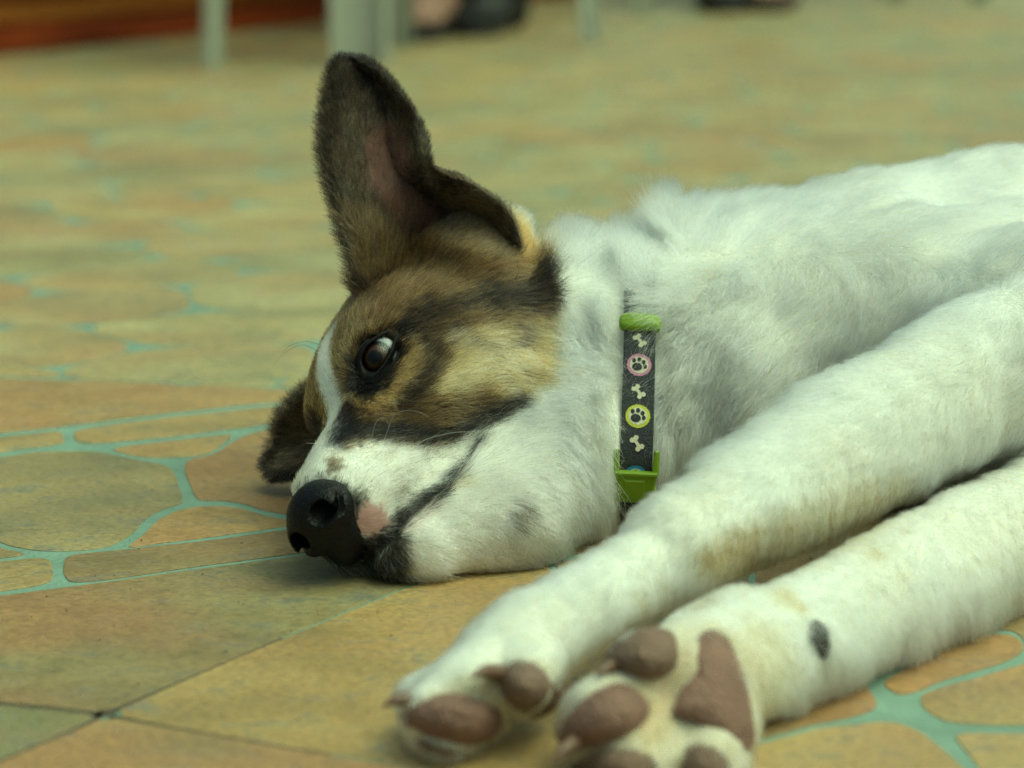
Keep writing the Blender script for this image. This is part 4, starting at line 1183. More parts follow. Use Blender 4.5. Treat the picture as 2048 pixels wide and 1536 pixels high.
# skin colours
WB = coat_weights(VB, NB)
skin = WB @ PAL
skin = skin * np.where(WB[:, PK:PK + 1] > 0.8, 0.75, 0.92)
set_vcol(bodyo.data, skin); bodyo.data.materials.append(SKIN)
NE = vnormals(VE, FE); set_vcol(earL.data, earL_weights(VE) @ PAL * 0.8); earL.data.materials.append(SKIN)
NR = vnormals(VR_, FR_); set_vcol(earR.data, earR_weights(VR_) @ PAL * 0.8); earR.data.materials.append(SKIN)

COLLAR_C = None
def body_density(P, N):
    x, y, d = proj(P)
    view = nrm(cam_pos - P)
    fac = (N * view).sum(1)
    h = hlocal(P)
    isb = (h[:, 0] > -16.5) & (np.abs(h[:, 1]) < 6.5) & (x < 1120)
    dens = np.where(isb, 470.0, 215.0)
    paw = (y > 1130)
    dens = np.where(paw, 320.0, dens)
    dens *= np.where(fac < -0.3, 0.2, 1.0)
    outside = (x > 2150) | (y > 1600)
    dens *= np.where(outside, 0.22, 1.0)
    # bare places
    i = np.where((x > 540) & (x < 800) & (y > 940) & (y < 1140) & isb)[0]
    if len(i):
        b = poly_sd(x[i], y[i], NOSEBARE) < 0
        dens[i[b]] *= 0.05
        b = poly_sd(x[i], y[i], BARE[0]) < 2
        dens[i[b]] *= 0.08
        b = (poly_sd(x[i], y[i], NOSEBARE) < 26)
        dens[i[b]] *= 0.6
    i = np.where((x > 690) & (x < 815) & (y > 640) & (y < 800))[0]
    if len(i):
        b = poly_sd(x[i], y[i], OUT) < -3
        dens[i[b]] = 0
    for k in PADS:
        i = np.where(paw & (fac > -0.2))[0]
        b = poly_sd(x[i], y[i], PADS[k]) < -12
        dens[i[b]] = 0
    dens *= np.where(P[:, 2] < 0.2, 0.15, 1.0)
    return dens
if True:
    P, N = sample_surface(VB, FB, body_density, NB)
    W = coat_weights(P, N)
    x, y, d = proj(P)
    g = guide_eval(x, y, GUIDES)
    ishead = (hlocal(P)[:, 0] > -16.5) & (x < 1120) & (y < 1180)
    # the strap presses the coat down
    neck = ~ishead & (x > 1208) & (x < 1306) & (y > 612) & (y < 1010) & ((N * nrm(cam_pos - P)).sum(1) > 0)
    keep = ~neck
    P, N, W, g, ishead = P[keep], N[keep], W[keep], g[keep], ishead[keep]
    x = x[keep]; y = y[keep]
    lc = np.exp(-((x - 1200) / 30.0) ** 2) * (~ishead) * (y > 560) * (y < 1020)
    g[:, 2] *= 1 - 0.45 * lc; g[:, 0] *= 1 - 0.9 * lc
    g[:, 2] *= np.where(ishead, 0.85, 1.0) * np.where((y > 900) & ~ishead & (x > 1250), 0.75, 1.0)
    er_ = (x > 860) & (x < 1075) & (y < 520); g[:, 2] *= np.where(er_, 0.6, 1.0)
    g[:, 2] *= np.where((~ishead) & (y < 1000), 1.12, 1.0)
    short = (~ishead) & (y > 1180)
    longf = (~ishead) & (y <= 1180)
    grow('head_fur', P[ishead], N[ishead], W[ishead], g[ishead], dog, 0.0105, K=5, clump=0.5, cell=0.13, gravity=0.05, wild=0.17, var=0.26)
    grow('body_fur', P[longf], N[longf], W[longf], g[longf], dog, 0.0108, K=6, clump=0.72, cell=0.55, gravity=0.16, wild=0.30, var=0.2)
    grow('leg_fur', P[short], N[short], W[short], g[short], dog, 0.0105, K=5, clump=0.5, cell=0.28, gravity=0.1, wild=0.22, var=0.14)
    # tufts standing out of the coat
    TU = [(1342, 490, 34, -.08, -1, 3.0, .98, 7.0), (1378, 475, 28, .2, -1, 2.2, .9, 3.5), (1430, 470, 34, .5, -.85, 1.5, .6, 1.0), (1246, 550, 24, -.1, -1, 2.3, .95, 6.0), (1120, 520, 34, -.1, -1, 1.4, .8, 1.2), (1165, 525, 34, .15, -1, 1.5, .85, 1.3),
          (1300, 580, 28, -.5, -.5, 1.8, .6, 1.0)] + [(1340 + 8 * math.sin(k * 1.7), 620 + 44 * k, 34, -.66, .74, 1.7, .62, 1.6) for k in range(8)] + [(1395, 600 + 60 * k, 42, -.4, .9, 2.4, .5, 1.4) for k in range(6)] + [(1195 + 12 * math.sin(k * 2.1), 620 + 52 * k, 38, .3 * math.sin(k * 1.3), .95, 2.0, .5, 1.5) for k in range(8)] + [(1130 + 14 * math.sin(k * 1.9), 620 + 70 * k, 42, .3, .92, 1.7, .35, 1.0) for k in range(5)] + [(1480, 560 + 75 * k, 48, -.4, .9, 1.9, .3, .9) for k in range(5)]
    xx, yy, dd_ = proj(P)
    tp, tn, tw, tg = [], [], [], []
    vis = ((N * nrm(cam_pos - P)).sum(1) > -0.25) & longf
    for (bx, by, br_, dx, dy, ln, lf, mult) in TU:
        r2 = ((xx - bx) ** 2 + (yy - by) ** 2) / br_ ** 2
        ii = np.where(vis & (r2 < 1))[0]
        if not len(ii): continue
        ii = rng.choice(ii, int(len(ii) * mult * 0.5))
        tp.append(P[ii] + rng.normal(size=(len(ii), 3)) * 0.12); tn.append(N[ii]); tw.append(W[ii])
        # lean towards the tip of the tuft
        cx_ = (bx - xx[ii]) / br_ * 0.45; cy_ = (by - yy[ii]) / br_ * 0.45
        tg.append(np.stack([dx + cx_, dy + cy_, ln * (1 - 0.45 * r2[ii]), np.full(len(ii), lf)], 1))
    TP, TN_, TW, TG = np.concatenate(tp), np.concatenate(tn), np.concatenate(tw), np.concatenate(tg)
    up_ = TG[:, 1] < -0.3
    grow('ruff_fur', TP[~up_], TN_[~up_], TW[~up_], TG[~up_], dog, 0.0105, K=7, clump=0.82, cell=0.6, gravity=0.1, wild=0.14, var=0.14)
    grow('neck_tufts', TP[up_], TN_[up_], TW[up_], TG[up_], dog, 0.0105, K=7, clump=0.5, cell=0.5, gravity=0.04, wild=0.10, var=0.14, direct=0.8)
    def ear_dens(poly_pink):
        def f(P, N):
            x, y, d = proj(P)
            dens = np.full(len(P), 330.0)
            if poly_pink is not None:
                sd = poly_sd(x, y, poly_pink)
                fac = (N * nrm(cam_pos - P)).sum(1)
                dens *= np.where(fac > 0, 0.25 + 0.75 * smoothstep(-25, 15, sd), 1)
            return dens
        return f
    P, N = sample_surface(VE, FE, ear_dens([(745, 290), (780, 265), (805, 300), (818, 350), (830, 390), (920, 440), (900, 470), (850, 455), (800, 420), (765, 370)]), NE)
    x, y, d = proj(P)
    grow('ear_fur', P, N, earL_weights(P), guide_eval(x, y, EARL_G) * np.array([1, 1, EARL_S, 1.0]), earL, 0.009, K=5, clump=0.45, cell=0.15, gravity=0.0, wild=0.2, var=0.25)
    P, N = sample_surface(VR_, FR_, ear_dens(None), NR)
    x, y, d = proj(P)
    grow('ear_fur', P, N, earR_weights(P), guide_eval(x, y, EARR_G), earR, 0.009, K=5, clump=0.45, cell=0.15, gravity=0.1, wild=0.2, var=0.25)

# ------------------------------------------------------------------ dog: other materials
m = simple('nose_leather', (0.004, 0.004, 0.0045), 0.42, 0.5, 900, Specular_IOR_Level=0.22)
vt = m.node_tree
vo = nd(vt, 'ShaderNodeTexVoronoi'); vo.inputs['Scale'].default_value = 1150
tc = nd(vt, 'ShaderNodeTexCoord'); vt.links.new(tc.outputs['Object'], vo.inputs['Vector'])
bp = nd(vt, 'ShaderNodeBump'); bp.inputs['Strength'].default_value = 0.55; bp.inputs['Distance'].default_value = 0.0006
vt.links.new(vo.outputs['Distance'], bp.inputs['Height']); vt.links.new(bp.outputs[0], vt.nodes['Principled BSDF'].inputs['Normal'])
noseo.data.materials.append(m)
m = simple('eyelid_skin', (0.008, 0.007, 0.007), 0.5, 0.5, 700, Specular_IOR_Level=0.12)
lid.data.materials.append(m)
# eyeball: sclera, iris, pupil by angle from the gaze axis
m, nt, b = newmat('eyeball')
geo = nd(nt, 'ShaderNodeNewGeometry')
sub = nd(nt, 'ShaderNodeVectorMath', operation='SUBTRACT'); sub.inputs[1].default_value = EC * CM
nt.links.new(geo.outputs['Position'], sub.inputs[0])
nz = nd(nt, 'ShaderNodeVectorMath', operation='NORMALIZE'); nt.links.new(sub.outputs[0], nz.inputs[0])
dt = nd(nt, 'ShaderNodeVectorMath', operation='DOT_PRODUCT'); dt.inputs[1].default_value = GAZE; nt.links.new(nz.outputs[0], dt.inputs[0])
ac = nd(nt, 'ShaderNodeMath', operation='ARCCOSINE'); nt.links.new(dt.outputs['Value'], ac.inputs[0])
rm = nd(nt, 'ShaderNodeValToRGB')
e = rm.color_ramp.elements
e[0].position = 0.0; e[0].color = (0.004, 0.003, 0.003, 1)
e[1].position = 0.30; e[1].color = (0.006, 0.004, 0.003, 1)
for pos, c_ in ((0.34, (0.085, 0.032, 0.014)), (0.48, (0.05, 0.02, 0.01)), (0.56, (0.02, 0.012, 0.01)), (0.70, (0.010, 0.010, 0.010)), (0.76, (0.07, 0.10, 0.11)), (0.82, (0.34, 0.38, 0.40)), (1.0, (0.44, 0.45, 0.45))):
    x_ = e.new(pos); x_.color = (*c_, 1)
nt.links.new(ac.outputs[0], rm.inputs[0]); nt.links.new(rm.outputs[0], b.inputs['Base Color'])
b.inputs['Roughness'].default_value = 0.3
b.inputs['Specular IOR Level'].default_value = 0.2
eyeo.data.materials.append(m)
m = bpy.data.materials.new('cornea'); m.use_nodes = True
cn = m.node_tree; cn.nodes.clear()
oo_ = nd(cn, 'ShaderNodeOutputMaterial'); mxs = nd(cn, 'ShaderNodeMixShader'); tr_ = nd(cn, 'ShaderNodeBsdfTransparent'); gl_ = nd(cn, 'ShaderNodeBsdfGlossy'); fr_ = nd(cn, 'ShaderNodeFresnel')
gl_.inputs['Roughness'].default_value = 0.02; fr_.inputs['IOR'].default_value = 1.34
cn.links.new(fr_.outputs[0], mxs.inputs[0]); cn.links.new(tr_.outputs[0], mxs.inputs[1]); cn.links.new(gl_.outputs[0], mxs.inputs[2]); cn.links.new(mxs.outputs[0], oo_.inputs[0])
corn.data.materials.append(m)
PADM = simple('pad_leather', (0.19, 0.118, 0.085), 0.75, 1.0, 500, 0.5, 90)
PADP = simple('pad_leather_pink', (0.23, 0.128, 0.095), 0.75, 1.0, 500, 0.45, 80)
PADD = simple('pad_leather_dark', (0.055, 0.048, 0.045), 0.6, 0.8, 420, 0.3, 60)
for m_ in (PADM, PADP, PADD):
    t_ = m_.node_tree; v_ = nd(t_, 'ShaderNodeTexVoronoi'); v_.inputs['Scale'].default_value = 700; c_ = nd(t_, 'ShaderNodeTexCoord'); t_.links.new(c_.outputs['Object'], v_.inputs['Vector'])
    b_ = nd(t_, 'ShaderNodeBump'); b_.inputs['Strength'].default_value = 0.8; b_.inputs['Distance'].default_value = 0.0012; t_.links.new(v_.outputs['Distance'], b_.inputs['Height']); t_.links.new(b_.outputs[0], t_.nodes['Principled BSDF'].inputs['Normal'])
for k in pads:
    pads[k].data.materials.append({'f': PADD, 'e': PADP, 'a': PADP, 'd': PADP}.get(k, PADM))
CLAWM = simple('claw_horn', (0.16, 0.09, 0.06), 0.4)
for c_ in claws: c_.data.materials.append(CLAWM)
tag(dog, 'white puppy with brown and black face lying on the tiled floor', 'dog')
# ------------------------------------------------------------------ collar
cc = at(1256, 785, 99.5)
CE1 = nrm(AY + 0.05 * AX); CE2 = nrm(AZ); CAX = nrm(np.cross(CE2, CE1)); CAX = CAX if CAX @ AX > 0 else -CAX
NT = 240
ring = []
for i in range(NT):
    th = 2 * math.pi * i / NT
    dv = CE1 * math.cos(th) + CE2 * math.sin(th)
    rs = np.arange(1.0, 9.0, 0.05)
    Pq = cc + rs[:, None] * dv
    s_ = dog_sdf(Pq, whole)
    j = np.argmax(s_ > 0)
    ring.append(rs[j])
ring = np.array(ring)
for _ in range(12):
    ring = (np.roll(ring, 1) + ring * 2 + np.roll(ring, -1)) / 4
ring += 0.12 + 0.5 * smoothstep(0.9, 1.25, np.arange(NT) * 2 * math.pi / NT) * (1 - smoothstep(3.3, 3.9, np.arange(NT) * 2 * math.pi / NT))
RP = np.array([cc + ring[i] * (CE1 * math.cos(2 * math.pi * i / NT) + CE2 * math.sin(2 * math.pi * i / NT)) for i in range(NT)])
RP[:, 2] = np.maximum(RP[:, 2], 0.35)
RN = nrm(np.stack([np.cross(CAX, np.roll(RP, -1, 0)[i] - np.roll(RP, 1, 0)[i]) for i in range(NT)]))
if (RN * (RP - cc)).sum() < 0: RN = -RN
SL = np.concatenate([[0], np.cumsum(np.linalg.norm(np.diff(np.vstack([RP, RP[:1]]), axis=0), axis=1))])
def strap_pt(s, wv, h):
    s = np.asarray(s, float) % SL[-1]; i = np.clip(np.searchsorted(SL, s, 'right') - 1, 0, NT - 1); f = (s - SL[i]) / (SL[i + 1] - SL[i])
    j = (i + 1) % NT
    P = RP[i] * (1 - f)[..., None] + RP[j] * f[..., None]; n_ = nrm(RN[i] * (1 - f)[..., None] + RN[j] * f[..., None])
    return P + CAX * np.asarray(wv)[..., None] + n_ * np.asarray(h)[..., None]
def s_at_y(py):
    x, y, d = proj(RP); fr = (RN * nrm(cam_pos - RP)).sum(1) > 0.1
    ii = np.where(fr)[0]
    k = ii[np.argmin(np.abs(y[ii] - py))]
    return SL[k]
S0 = SL[np.argmin(proj(RP)[1])]
HWD = 0.60
rootc = empty('collar', (cc[0], cc[1], 0.3)); tag(rootc, 'dark printed collar with lime green buckle round the neck of the puppy', 'collar')
V, Fs = [], []
for i in range(NT):
    for wv, h in ((-HWD, 0), (-HWD, .1), (-HWD + .05, .13), (HWD - .05, .13), (HWD, .1), (HWD, 0)):
        V.append(RP[i] + CAX * wv + RN[i] * h)
for i in range(NT):
    for k in range(6):
        Fs.append((i * 6 + k, i * 6 + (k + 1) % 6, ((i + 1) % NT) * 6 + (k + 1) % 6, ((i + 1) % NT) * 6 + k))
STRAP = simple('collar_nylon', (0.022, 0.024, 0.027), 0.75, 0.7, 1400, .35, 500)
strap = link('strap', mesh_np('strap', V, Fs, False), STRAP, rootc)
def plate(name, poly, h0, h1, mat, parent, bev=0.04, smooth=False, dome=0.0):
    """polygon in (s, w) cm relative to the strap -> bevelled prism that follows the strap"""
    P = np.array(poly, float); n = len(P)
    a = inset(P, bev) if bev else P
    area = 0.5 * np.sum(P[:, 0] * np.roll(P[:, 1], -1) - np.roll(P[:, 0], -1) * P[:, 1])
    if area < 0: P = P[::-1]
    V = np.concatenate([strap_pt(a[:, 0], a[:, 1], np.full(n, h1)), strap_pt(P[:, 0], P[:, 1], np.full(n, h1 - bev * .8)), strap_pt(P[:, 0], P[:, 1], np.full(n, h0))])
    V = np.concatenate([V, strap_pt(np.array([a[:, 0].mean()]), np.array([a[:, 1].mean()]), np.array([h1 + dome]))])
    Fs = [(i, (i + 1) % n, 3 * n) for i in range(n)]
    for r_ in range(2):
        for i in range(n):
            j = (i + 1) % n
            Fs.append((r_ * n + j, r_ * n + i, (r_ + 1) * n + i, (r_ + 1) * n + j))
    o = link(name, mesh_np(name, V, Fs, smooth), mat, parent)
    if parent is not rootc:
        o.matrix_parent_inverse = Matrix.Translation(rootc.location).inverted() if False else Matrix.Identity(4)
        o.matrix_parent_inverse = parent.matrix_parent_inverse.copy() if False else (Matrix.Translation(rootc.location) @ parent.matrix_parent_inverse).inverted()
    return o
DIRS = 1.0 if s_at_y(900) > s_at_y(700) else -1.0
def circ(cx, cy, r, n=22, rx=1.0, ry=1.0, rot=0.0):
    return [(cx + math.cos(rot) * math.cos(a) * r * rx - math.sin(rot) * math.sin(a) * r * ry, cy + math.sin(rot) * math.cos(a) * r * rx + math.cos(rot) * math.sin(a) * r * ry) for a in np.linspace(0, 2 * math.pi, n, endpoint=False)]
def cm_(name, c): return simple(name, c, 0.8, 0.5, 1400, .12, 600)
CREAM = cm_('print_cream', (.62, .58, .42)); PINKR = cm_('print_pink', (.50, .22, .34)); YELR = cm_('print_yellow', (.52, .52, .06)); BLUR = cm_('print_blue', (.05, .20, .40)); DARKP = cm_('print_dark', (.02, .022, .024))
def paw_print(py, ringm, lbl, wofs=0.0):
    s0 = s_at_y(py)
    o = plate('paw_print', circ(s0, wofs, .46, 30), .125, .142, ringm, rootc, 0)
    tag(o, lbl)
    plate('print_disc', circ(s0, wofs, .35, 26), .13, .150, CREAM, o, 0)
    d = DIRS
    plate('print_pad', circ(s0 + d * .09, wofs - .08, .165, 18, 1.0, 1.15), .13, .158, DARKP, o, 0)
    for a, b, r_ in ((-.17, -.2, .085), (-.215, .0, .085), (-.11, .17, .085), (.07, .22, .08)):
        plate('print_toe', circ(s0 + d * a, wofs + b, r_, 14, 1.15, .9), .13, .158, DARKP, o, 0)
paw_print(735, PINKR, 'pink ringed paw print'); paw_print(836, YELR, 'yellow ringed paw print'); paw_print(950, BLUR, 'blue ringed paw print')
def bone(py):
    s0 = s_at_y(py); d = DIRS; ang_ = .95
    ca, sa = math.cos(ang_), math.sin(ang_)
    V, Fs = [], []
    def add(poly, h):
        n = len(poly); P = np.array([(s0 + d * (x * sa + y * ca), x * ca - y * sa) for x, y in poly])
        o_ = len(V)
        V.extend(strap_pt(P[:, 0], P[:, 1], np.full(n, h))); V.extend(strap_pt(P[:, 0], P[:, 1], np.full(n, .125)))
        Fs.append(tuple(o_ + i for i in range(n)))
        for i in range(n):
            Fs.append((o_ + (i + 1) % n, o_ + i, o_ + n + i, o_ + n + (i + 1) % n))
    add([(-.2, -.06), (.2, -.06), (.2, .06), (-.2, .06)], .150)
    for k, (x, y) in enumerate(((-.19, -.085), (-.19, .085), (.19, -.085), (.19, .085))):
        add(circ(x, y, .095, 12), .152 + .001 * k)
    link('bone_print', mesh_np('bone_print', V, Fs, False), CREAM, rootc)
for py in (688, 783, 888): bone(py)
LIME = simple('lime_plastic', (0.20, 0.295, 0.010), 0.4, 0.1, 300, .05, 40)
LIME.node_tree.nodes['Principled BSDF'].inputs['Subsurface Weight'].default_value = 0.15
LIME.node_tree.nodes['Principled BSDF'].inputs['Subsurface Radius'].default_value = (.002, .003, .001)
def spy(py): return s_at_y(py)
# slider
a, b = spy(632), spy(665)
d = DIRS
sl = [(a + (b - a) * u, w_) for u, w_ in ((.25, -.78), (.05, -.55), (-.02, 0), (.05, .55), (.25, .78), (.75, .80), (1, .66), (1.0, -.66), (.75, -.80))]
slider = plate('slider', chaikin(sl, 2).tolist(), .02, .34, LIME, rootc, .12, True, .06); tag(slider, 'lime green slider')
# buckle
def yb(y0): return spy(y0)
u0, u1, u2, u3 = yb(900), yb(938), yb(968), yb(990)
buck = plate('buckle', [(u1, -.80), (u1, .80), (u2, .72), (u2 + (u3 - u2) * .3, .80), (u3, .80), (u3 + (u3 - u2) * .2, .6), (u3 + (u3 - u2) * .2, -.6), (u3, -.66), (u2 + (u3 - u2) * .4, -.68), (u2, -.60)], -.05, .42, LIME, rootc, .07)
tag(buck, 'lime green side-release buckle')
plate('prong', [(u0, -.82), (u0, -.66), (u1, -.60), (u1 + d * .02, -.82)], -.02, .36, LIME, rootc, .05)
plate('prong', [(u0, .66), (u0, .84), (u1 + d * .02, .84), (u1, .60)], -.02, .36, LIME, rootc, .05)
plate('buckle_rim', [(u1 - d * .04, -.8), (u1 - d * .04, .8), (u1 + d * .12, .8), (u1 + d * .12, -.8)], .0, .48, LIME, buck, .05)
um0, um1 = u1 + (u2 - u1) * .45, u3 - (u3 - u2) * .1
plate('buckle_panel', [(um0, -.42), (um0, .36), (um1, .40), (um1, -.32)], .40, .46, LIME, buck, .04)
# ------------------------------------------------------------------ whiskers
WHITEW = [[(812, 905), (850, 880), (900, 866), (960, 862)], [(765, 890), (790, 830), (830, 822), (860, 835)], [(740, 890), (752, 845), (768, 836), (778, 850)], [(810, 930), (850, 908), (900, 912), (930, 925)],
          [(900, 1060), (960, 1080), (985, 1110), (980, 1140)], [(960, 1040), (1000, 1060), (1015, 1090), (1010, 1125)], [(870, 1130), (900, 1150), (940, 1158)], [(655, 910), (640, 890), (612, 886)], [(690, 1150), (695, 1170), (692, 1185)], [(730, 1155), (738, 1178), (735, 1195)], [(850, 1000), (900, 985), (950, 1000)]]
DARKW = [[(640, 690), (610, 683), (575, 695), (550, 728)], [(636, 702), (605, 690), (575, 702), (562, 716)], [(815, 930), (860, 916), (900, 915), (925, 922)], [(1030, 560), (1036, 540), (1034, 520)], [(1100, 688), (1150, 680), (1200, 676)]]
wroot_pts = []
def whiskers(name, lst, colr, r0):
    K = 10; n = len(lst)
    X = np.zeros((n, K, 3))
    for i, pl in enumerate(lst):
        q = spline(pl, K)
        S_, dd = raycast(q[:1, 0], q[:1, 1])
        base = min(dd[0], 92.0)
        for k in range(K):
            X[i, k] = at(q[k, 0], q[k, 1], base - 0.6 * math.sin(k / (K - 1) * 1.5))
    X[:, :, 2] = np.maximum(X[:, :, 2], .05)
    hc = bpy.data.hair_curves.new(name); hc.add_curves([K] * n)
    hc.attributes['position'].data.foreach_set('vector', (X * CM).astype(np.float32).ravel())
    ra = hc.attributes.get('radius') or hc.attributes.new('radius', 'FLOAT', 'POINT')
    ra.data.foreach_set('value', np.tile(r0 * CM * (1 - .8 * np.linspace(0, 1, K)), n).astype(np.float32))
    ca = hc.attributes.new('fur_color', 'FLOAT_VECTOR', 'POINT'); ca.data.foreach_set('vector', np.tile(np.array(colr, np.float32), n * K))
    hc.materials.append(FURM)
    o = link(name, hc, None, dog); o['kind'] = 'stuff'
whiskers('white_whiskers', WHITEW, (.85, .83, .78), .014)
whiskers('dark_whiskers', DARKW, (.012, .010, .009), .009)
# ------------------------------------------------------------------ things in the background
def box_mesh(name, lo, hi, bev=0.2):
    bm = bmesh.new()
    bmesh.ops.create_cube(bm, size=1)
    lo = np.array(lo, float); hi = np.array(hi, float)
    for v in bm.verts:
        v.co = Vector(((lo + hi) / 2 + np.array(v.co) * (hi - lo)) * CM)
    bmesh.ops.bevel(bm, geom=bm.edges[:], offset=bev * CM, segments=2, affect='EDGES')
    me_ = bpy.data.meshes.new(name); bm.to_mesh(me_); bm.free()
    return me_
def wood(name, c0, c1):
    m, nt, b = newmat(name)
    tc = nd(nt, 'ShaderNodeTexCoord'); mp = nd(nt, 'ShaderNodeMapping'); mp.inputs['Scale'].default_value = (1.2, 14, 14)
    nt.links.new(tc.outputs['Object'], mp.inputs[0])
    n = nd(nt, 'ShaderNodeTexNoise'); n.inputs['Scale'].default_value = 3.0; n.inputs['Detail'].default_value = 8; n.inputs['Distortion'].default_value = 0.6
    nt.links.new(mp.outputs[0], n.inputs['Vector'])
    r_ = nd(nt, 'ShaderNodeValToRGB'); r_.color_ramp.elements[0].position = .35; r_.color_ramp.elements[1].position = .68
    r_.color_ramp.elements[0].color = (*c0, 1); r_.color_ramp.elements[1].color = (*c1, 1)
    nt.links.new(n.outputs['Fac'], r_.inputs[0]); nt.links.new(r_.outputs[0], b.inputs['Base Color'])
    b.inputs['Roughness'].default_value = 0.65
    b.inputs['Specular IOR Level'].default_value = 0.15
    return m
W1 = wood('dark_wood', (0.12, 0.02, 0.006), (0.42, 0.075, 0.02)); W2 = wood('amber_wood', (0.24, 0.075, 0.016), (0.44, 0.16, 0.03)); W3 = wood('brown_wood', (0.08, 0.018, 0.006), (0.26, 0.06, 0.018))
wa, wb = ground(0, 112), ground(640, 46)
wd_ = nrm(wb - wa); ang = math.atan2(wd_[1], wd_[0])
wroot = empty('wooden_step', wa); wroot.rotation_euler = (0, 0, ang)
tag(wroot, 'red-brown wooden plank step along the far left edge of the floor', 'step')
z0 = 0.1
for i, (hgt, mt_) in enumerate([(3.3, W1), (2.6, W2), (4.2, W3), (3.6, W1), (4.0, W2), (4.4, W1), (4.0, W3), (4.2, W2)]):
    off = [0, .15, -.1, .1, 0, .12, -.08, .05][i]
    me_ = box_mesh('plank', (-70, off, z0), (125, 3 + off, z0 + hgt - 0.12), 0.25)
    o = bpy.data.objects.new('plank', me_); col.objects.link(o); o.parent = wroot; me_.materials.append(mt_)
    z0 += hgt
me_ = box_mesh('step_top', (-70, -0.4, z0 + 0.02), (125, 40, z0 + 2.4), 0.3)
o = bpy.data.objects.new('step_top', me_); col.objects.link(o); o.parent = wroot; me_.materials.append(W2)

PLASTIC = simple('white_plastic', (0.56, 0.58, 0.49), 0.42, 0.15, 200, .06, 8)
PLASTICG = simple('grey_plastic', (0.36, 0.38, 0.31), 0.45, 0.15, 200, .06, 8)
def gp(px, py):
    return ground(px, py)
def leg_mesh(foot, top, wf, wt, ax, bend=0.0):
    """channel-section plastic leg: two flanges and a recessed web; ax = horizontal width direction"""
    foot = np.array(foot, float); top = np.array(top, float)
    ax = nrm(np.array([ax[0], ax[1], 0.0])); dp = np.array([-ax[1], ax[0], 0.0])
    prof = [(-.5, -.35), (-.5, .35), (-.36, .35), (-.36, -.12), (.36, -.12), (.36, .35), (.5, .35), (.5, -.35)]
    V, Fs = [], []; n = len(prof); K = 10
    for k in range(K):
        t = k / (K - 1)
        c = foot + (top - foot) * t + ax * bend * math.sin(math.pi * min(1, t * 1.3)) + (ax * bend * 0.9 * max(0, 1 - t * 6) ** 2)
        w_ = wf + (wt - wf) * t
        if k == 0: c = c.copy()
        for a, b in prof:
            V.append(c + ax * a * w_ - dp * b * w_ * 0.7)
    for k in range(K - 1):
        for i in range(n):
            j = (i + 1) % n
            Fs.append((k * n + i, k * n + j, (k + 1) * n + j, (k + 1) * n + i))
    Fs.append(tuple(range(n))[::-1]); Fs.append(tuple((K - 1) * n + i for i in range(n)))
    return mesh_np('leg', V, Fs, False)
def slab(name, pts, z, h, mat, parent, hole=False):
    P = chaikin(np.array(pts)[:, :2], 2, 0.2); n = len(P)
    V = [(x, y, z) for x, y in P] + [(x, y, z + h) for x, y in P]
    Fs = [tuple(range(n))[::-1], tuple(range(n, 2 * n))] + [(i, (i + 1) % n, n + (i + 1) % n, n + i) for i in range(n)]
    return link(name, mesh_np(name, V, Fs, False), mat, parent)
# stool
s1, s2, s3, s4 = gp(425, 134), gp(722, 126), gp(806, 94), gp(700, 84)
cst = (s1 + s2 + s3 + s4) / 4
st = empty('plastic_stool', (cst[0], cst[1], 0)); tag(st, 'white plastic stool with broad ribbed legs behind the upright ear', 'stool')
for f_, wf, ax_, mat in ((s1, 2.3, (0.5, 1), PLASTIC), (s2, 6.4, (1, 0.1), PLASTIC), (s3, 2.2, (1, .4), PLASTICG), (s4, 2.2, (1, 0.3), PLASTIC)):
    f2 = f_ + np.array([0, 0, 0.05])
    tp = cst * 0.14 + f2 * 0.86; tp[2] = 42
    link('leg', leg_mesh(f2, tp, wf, wf * 1.25, ax_), mat, st)
slab('seat', [cst + np.array([a, b, 0]) for a, b in ((-17, -15), (17, -15), (17, 16), (-17, 16))], 41.5, 2.5, PLASTIC, st)
# chair with the seated person
def chair(feet, label, mat):
    c = sum(feet) / 4
    r_ = empty('plastic_chair', (c[0], c[1], 0)); tag(r_, label, 'chair')
    for i, f_ in enumerate(feet):
        f2 = f_ + np.array([0, 0, 0.05]); tp = c * 0.12 + f2 * 0.88; tp[2] = 42
        link('leg', leg_mesh(f2, tp, 2.1, 3.4, (1, 0.3), -1.0 if i % 2 == 0 else 1.0), mat, r_)
    e1 = nrm(feet[1] - feet[0]); e2 = nrm(feet[3] - feet[0])
    k = 1.02
    slab('seat', [c + (f_ - c) * k for f_ in feet], 41.5, 2.2, mat, r_)
    bk = (feet[2] + feet[3]) / 2; wv = (feet[2] - feet[3]) / 2
    for t in (-0.9, -0.45, 0, 0.45, 0.9):
        a = bk + wv * t; a = np.array([a[0], a[1], 43.6]); b = a + nrm(bk - c) * 9 + np.array([0, 0, 36])
        ax = nrm(wv); th = nrm(np.cross(ax, b - a))
        V = [p + ax * sx * 2.4 + th * sy * 0.5 for p in (a, b) for sx, sy in ((-1, -1), (1, -1), (1, 1), (-1, 1))]
        link('back_slat', mesh_np('back_slat', V, [(0, 1, 2, 3), (7, 6, 5, 4), (0, 4, 5, 1), (1, 5, 6, 2), (2, 6, 7, 3), (3, 7, 4, 0)], False), mat, r_)
    return r_
c1, c2 = gp(1168, 88), gp(1296, 34)
back = c2 - c1; lft = np.array([-30.0, 12, 0])
chair([c1 + lft, c1, c2, c2 + lft], 'white plastic chair with curved leg under the seated person left of centre', PLASTIC)
c1, c2 = gp(1800, 4), gp(1948, 9)
chair([c1, c2, c2 + np.array([8, 40, 0]), c1 + np.array([4, 40, 0])], 'grey-green plastic chair whose feet just show at the top right', PLASTICG)
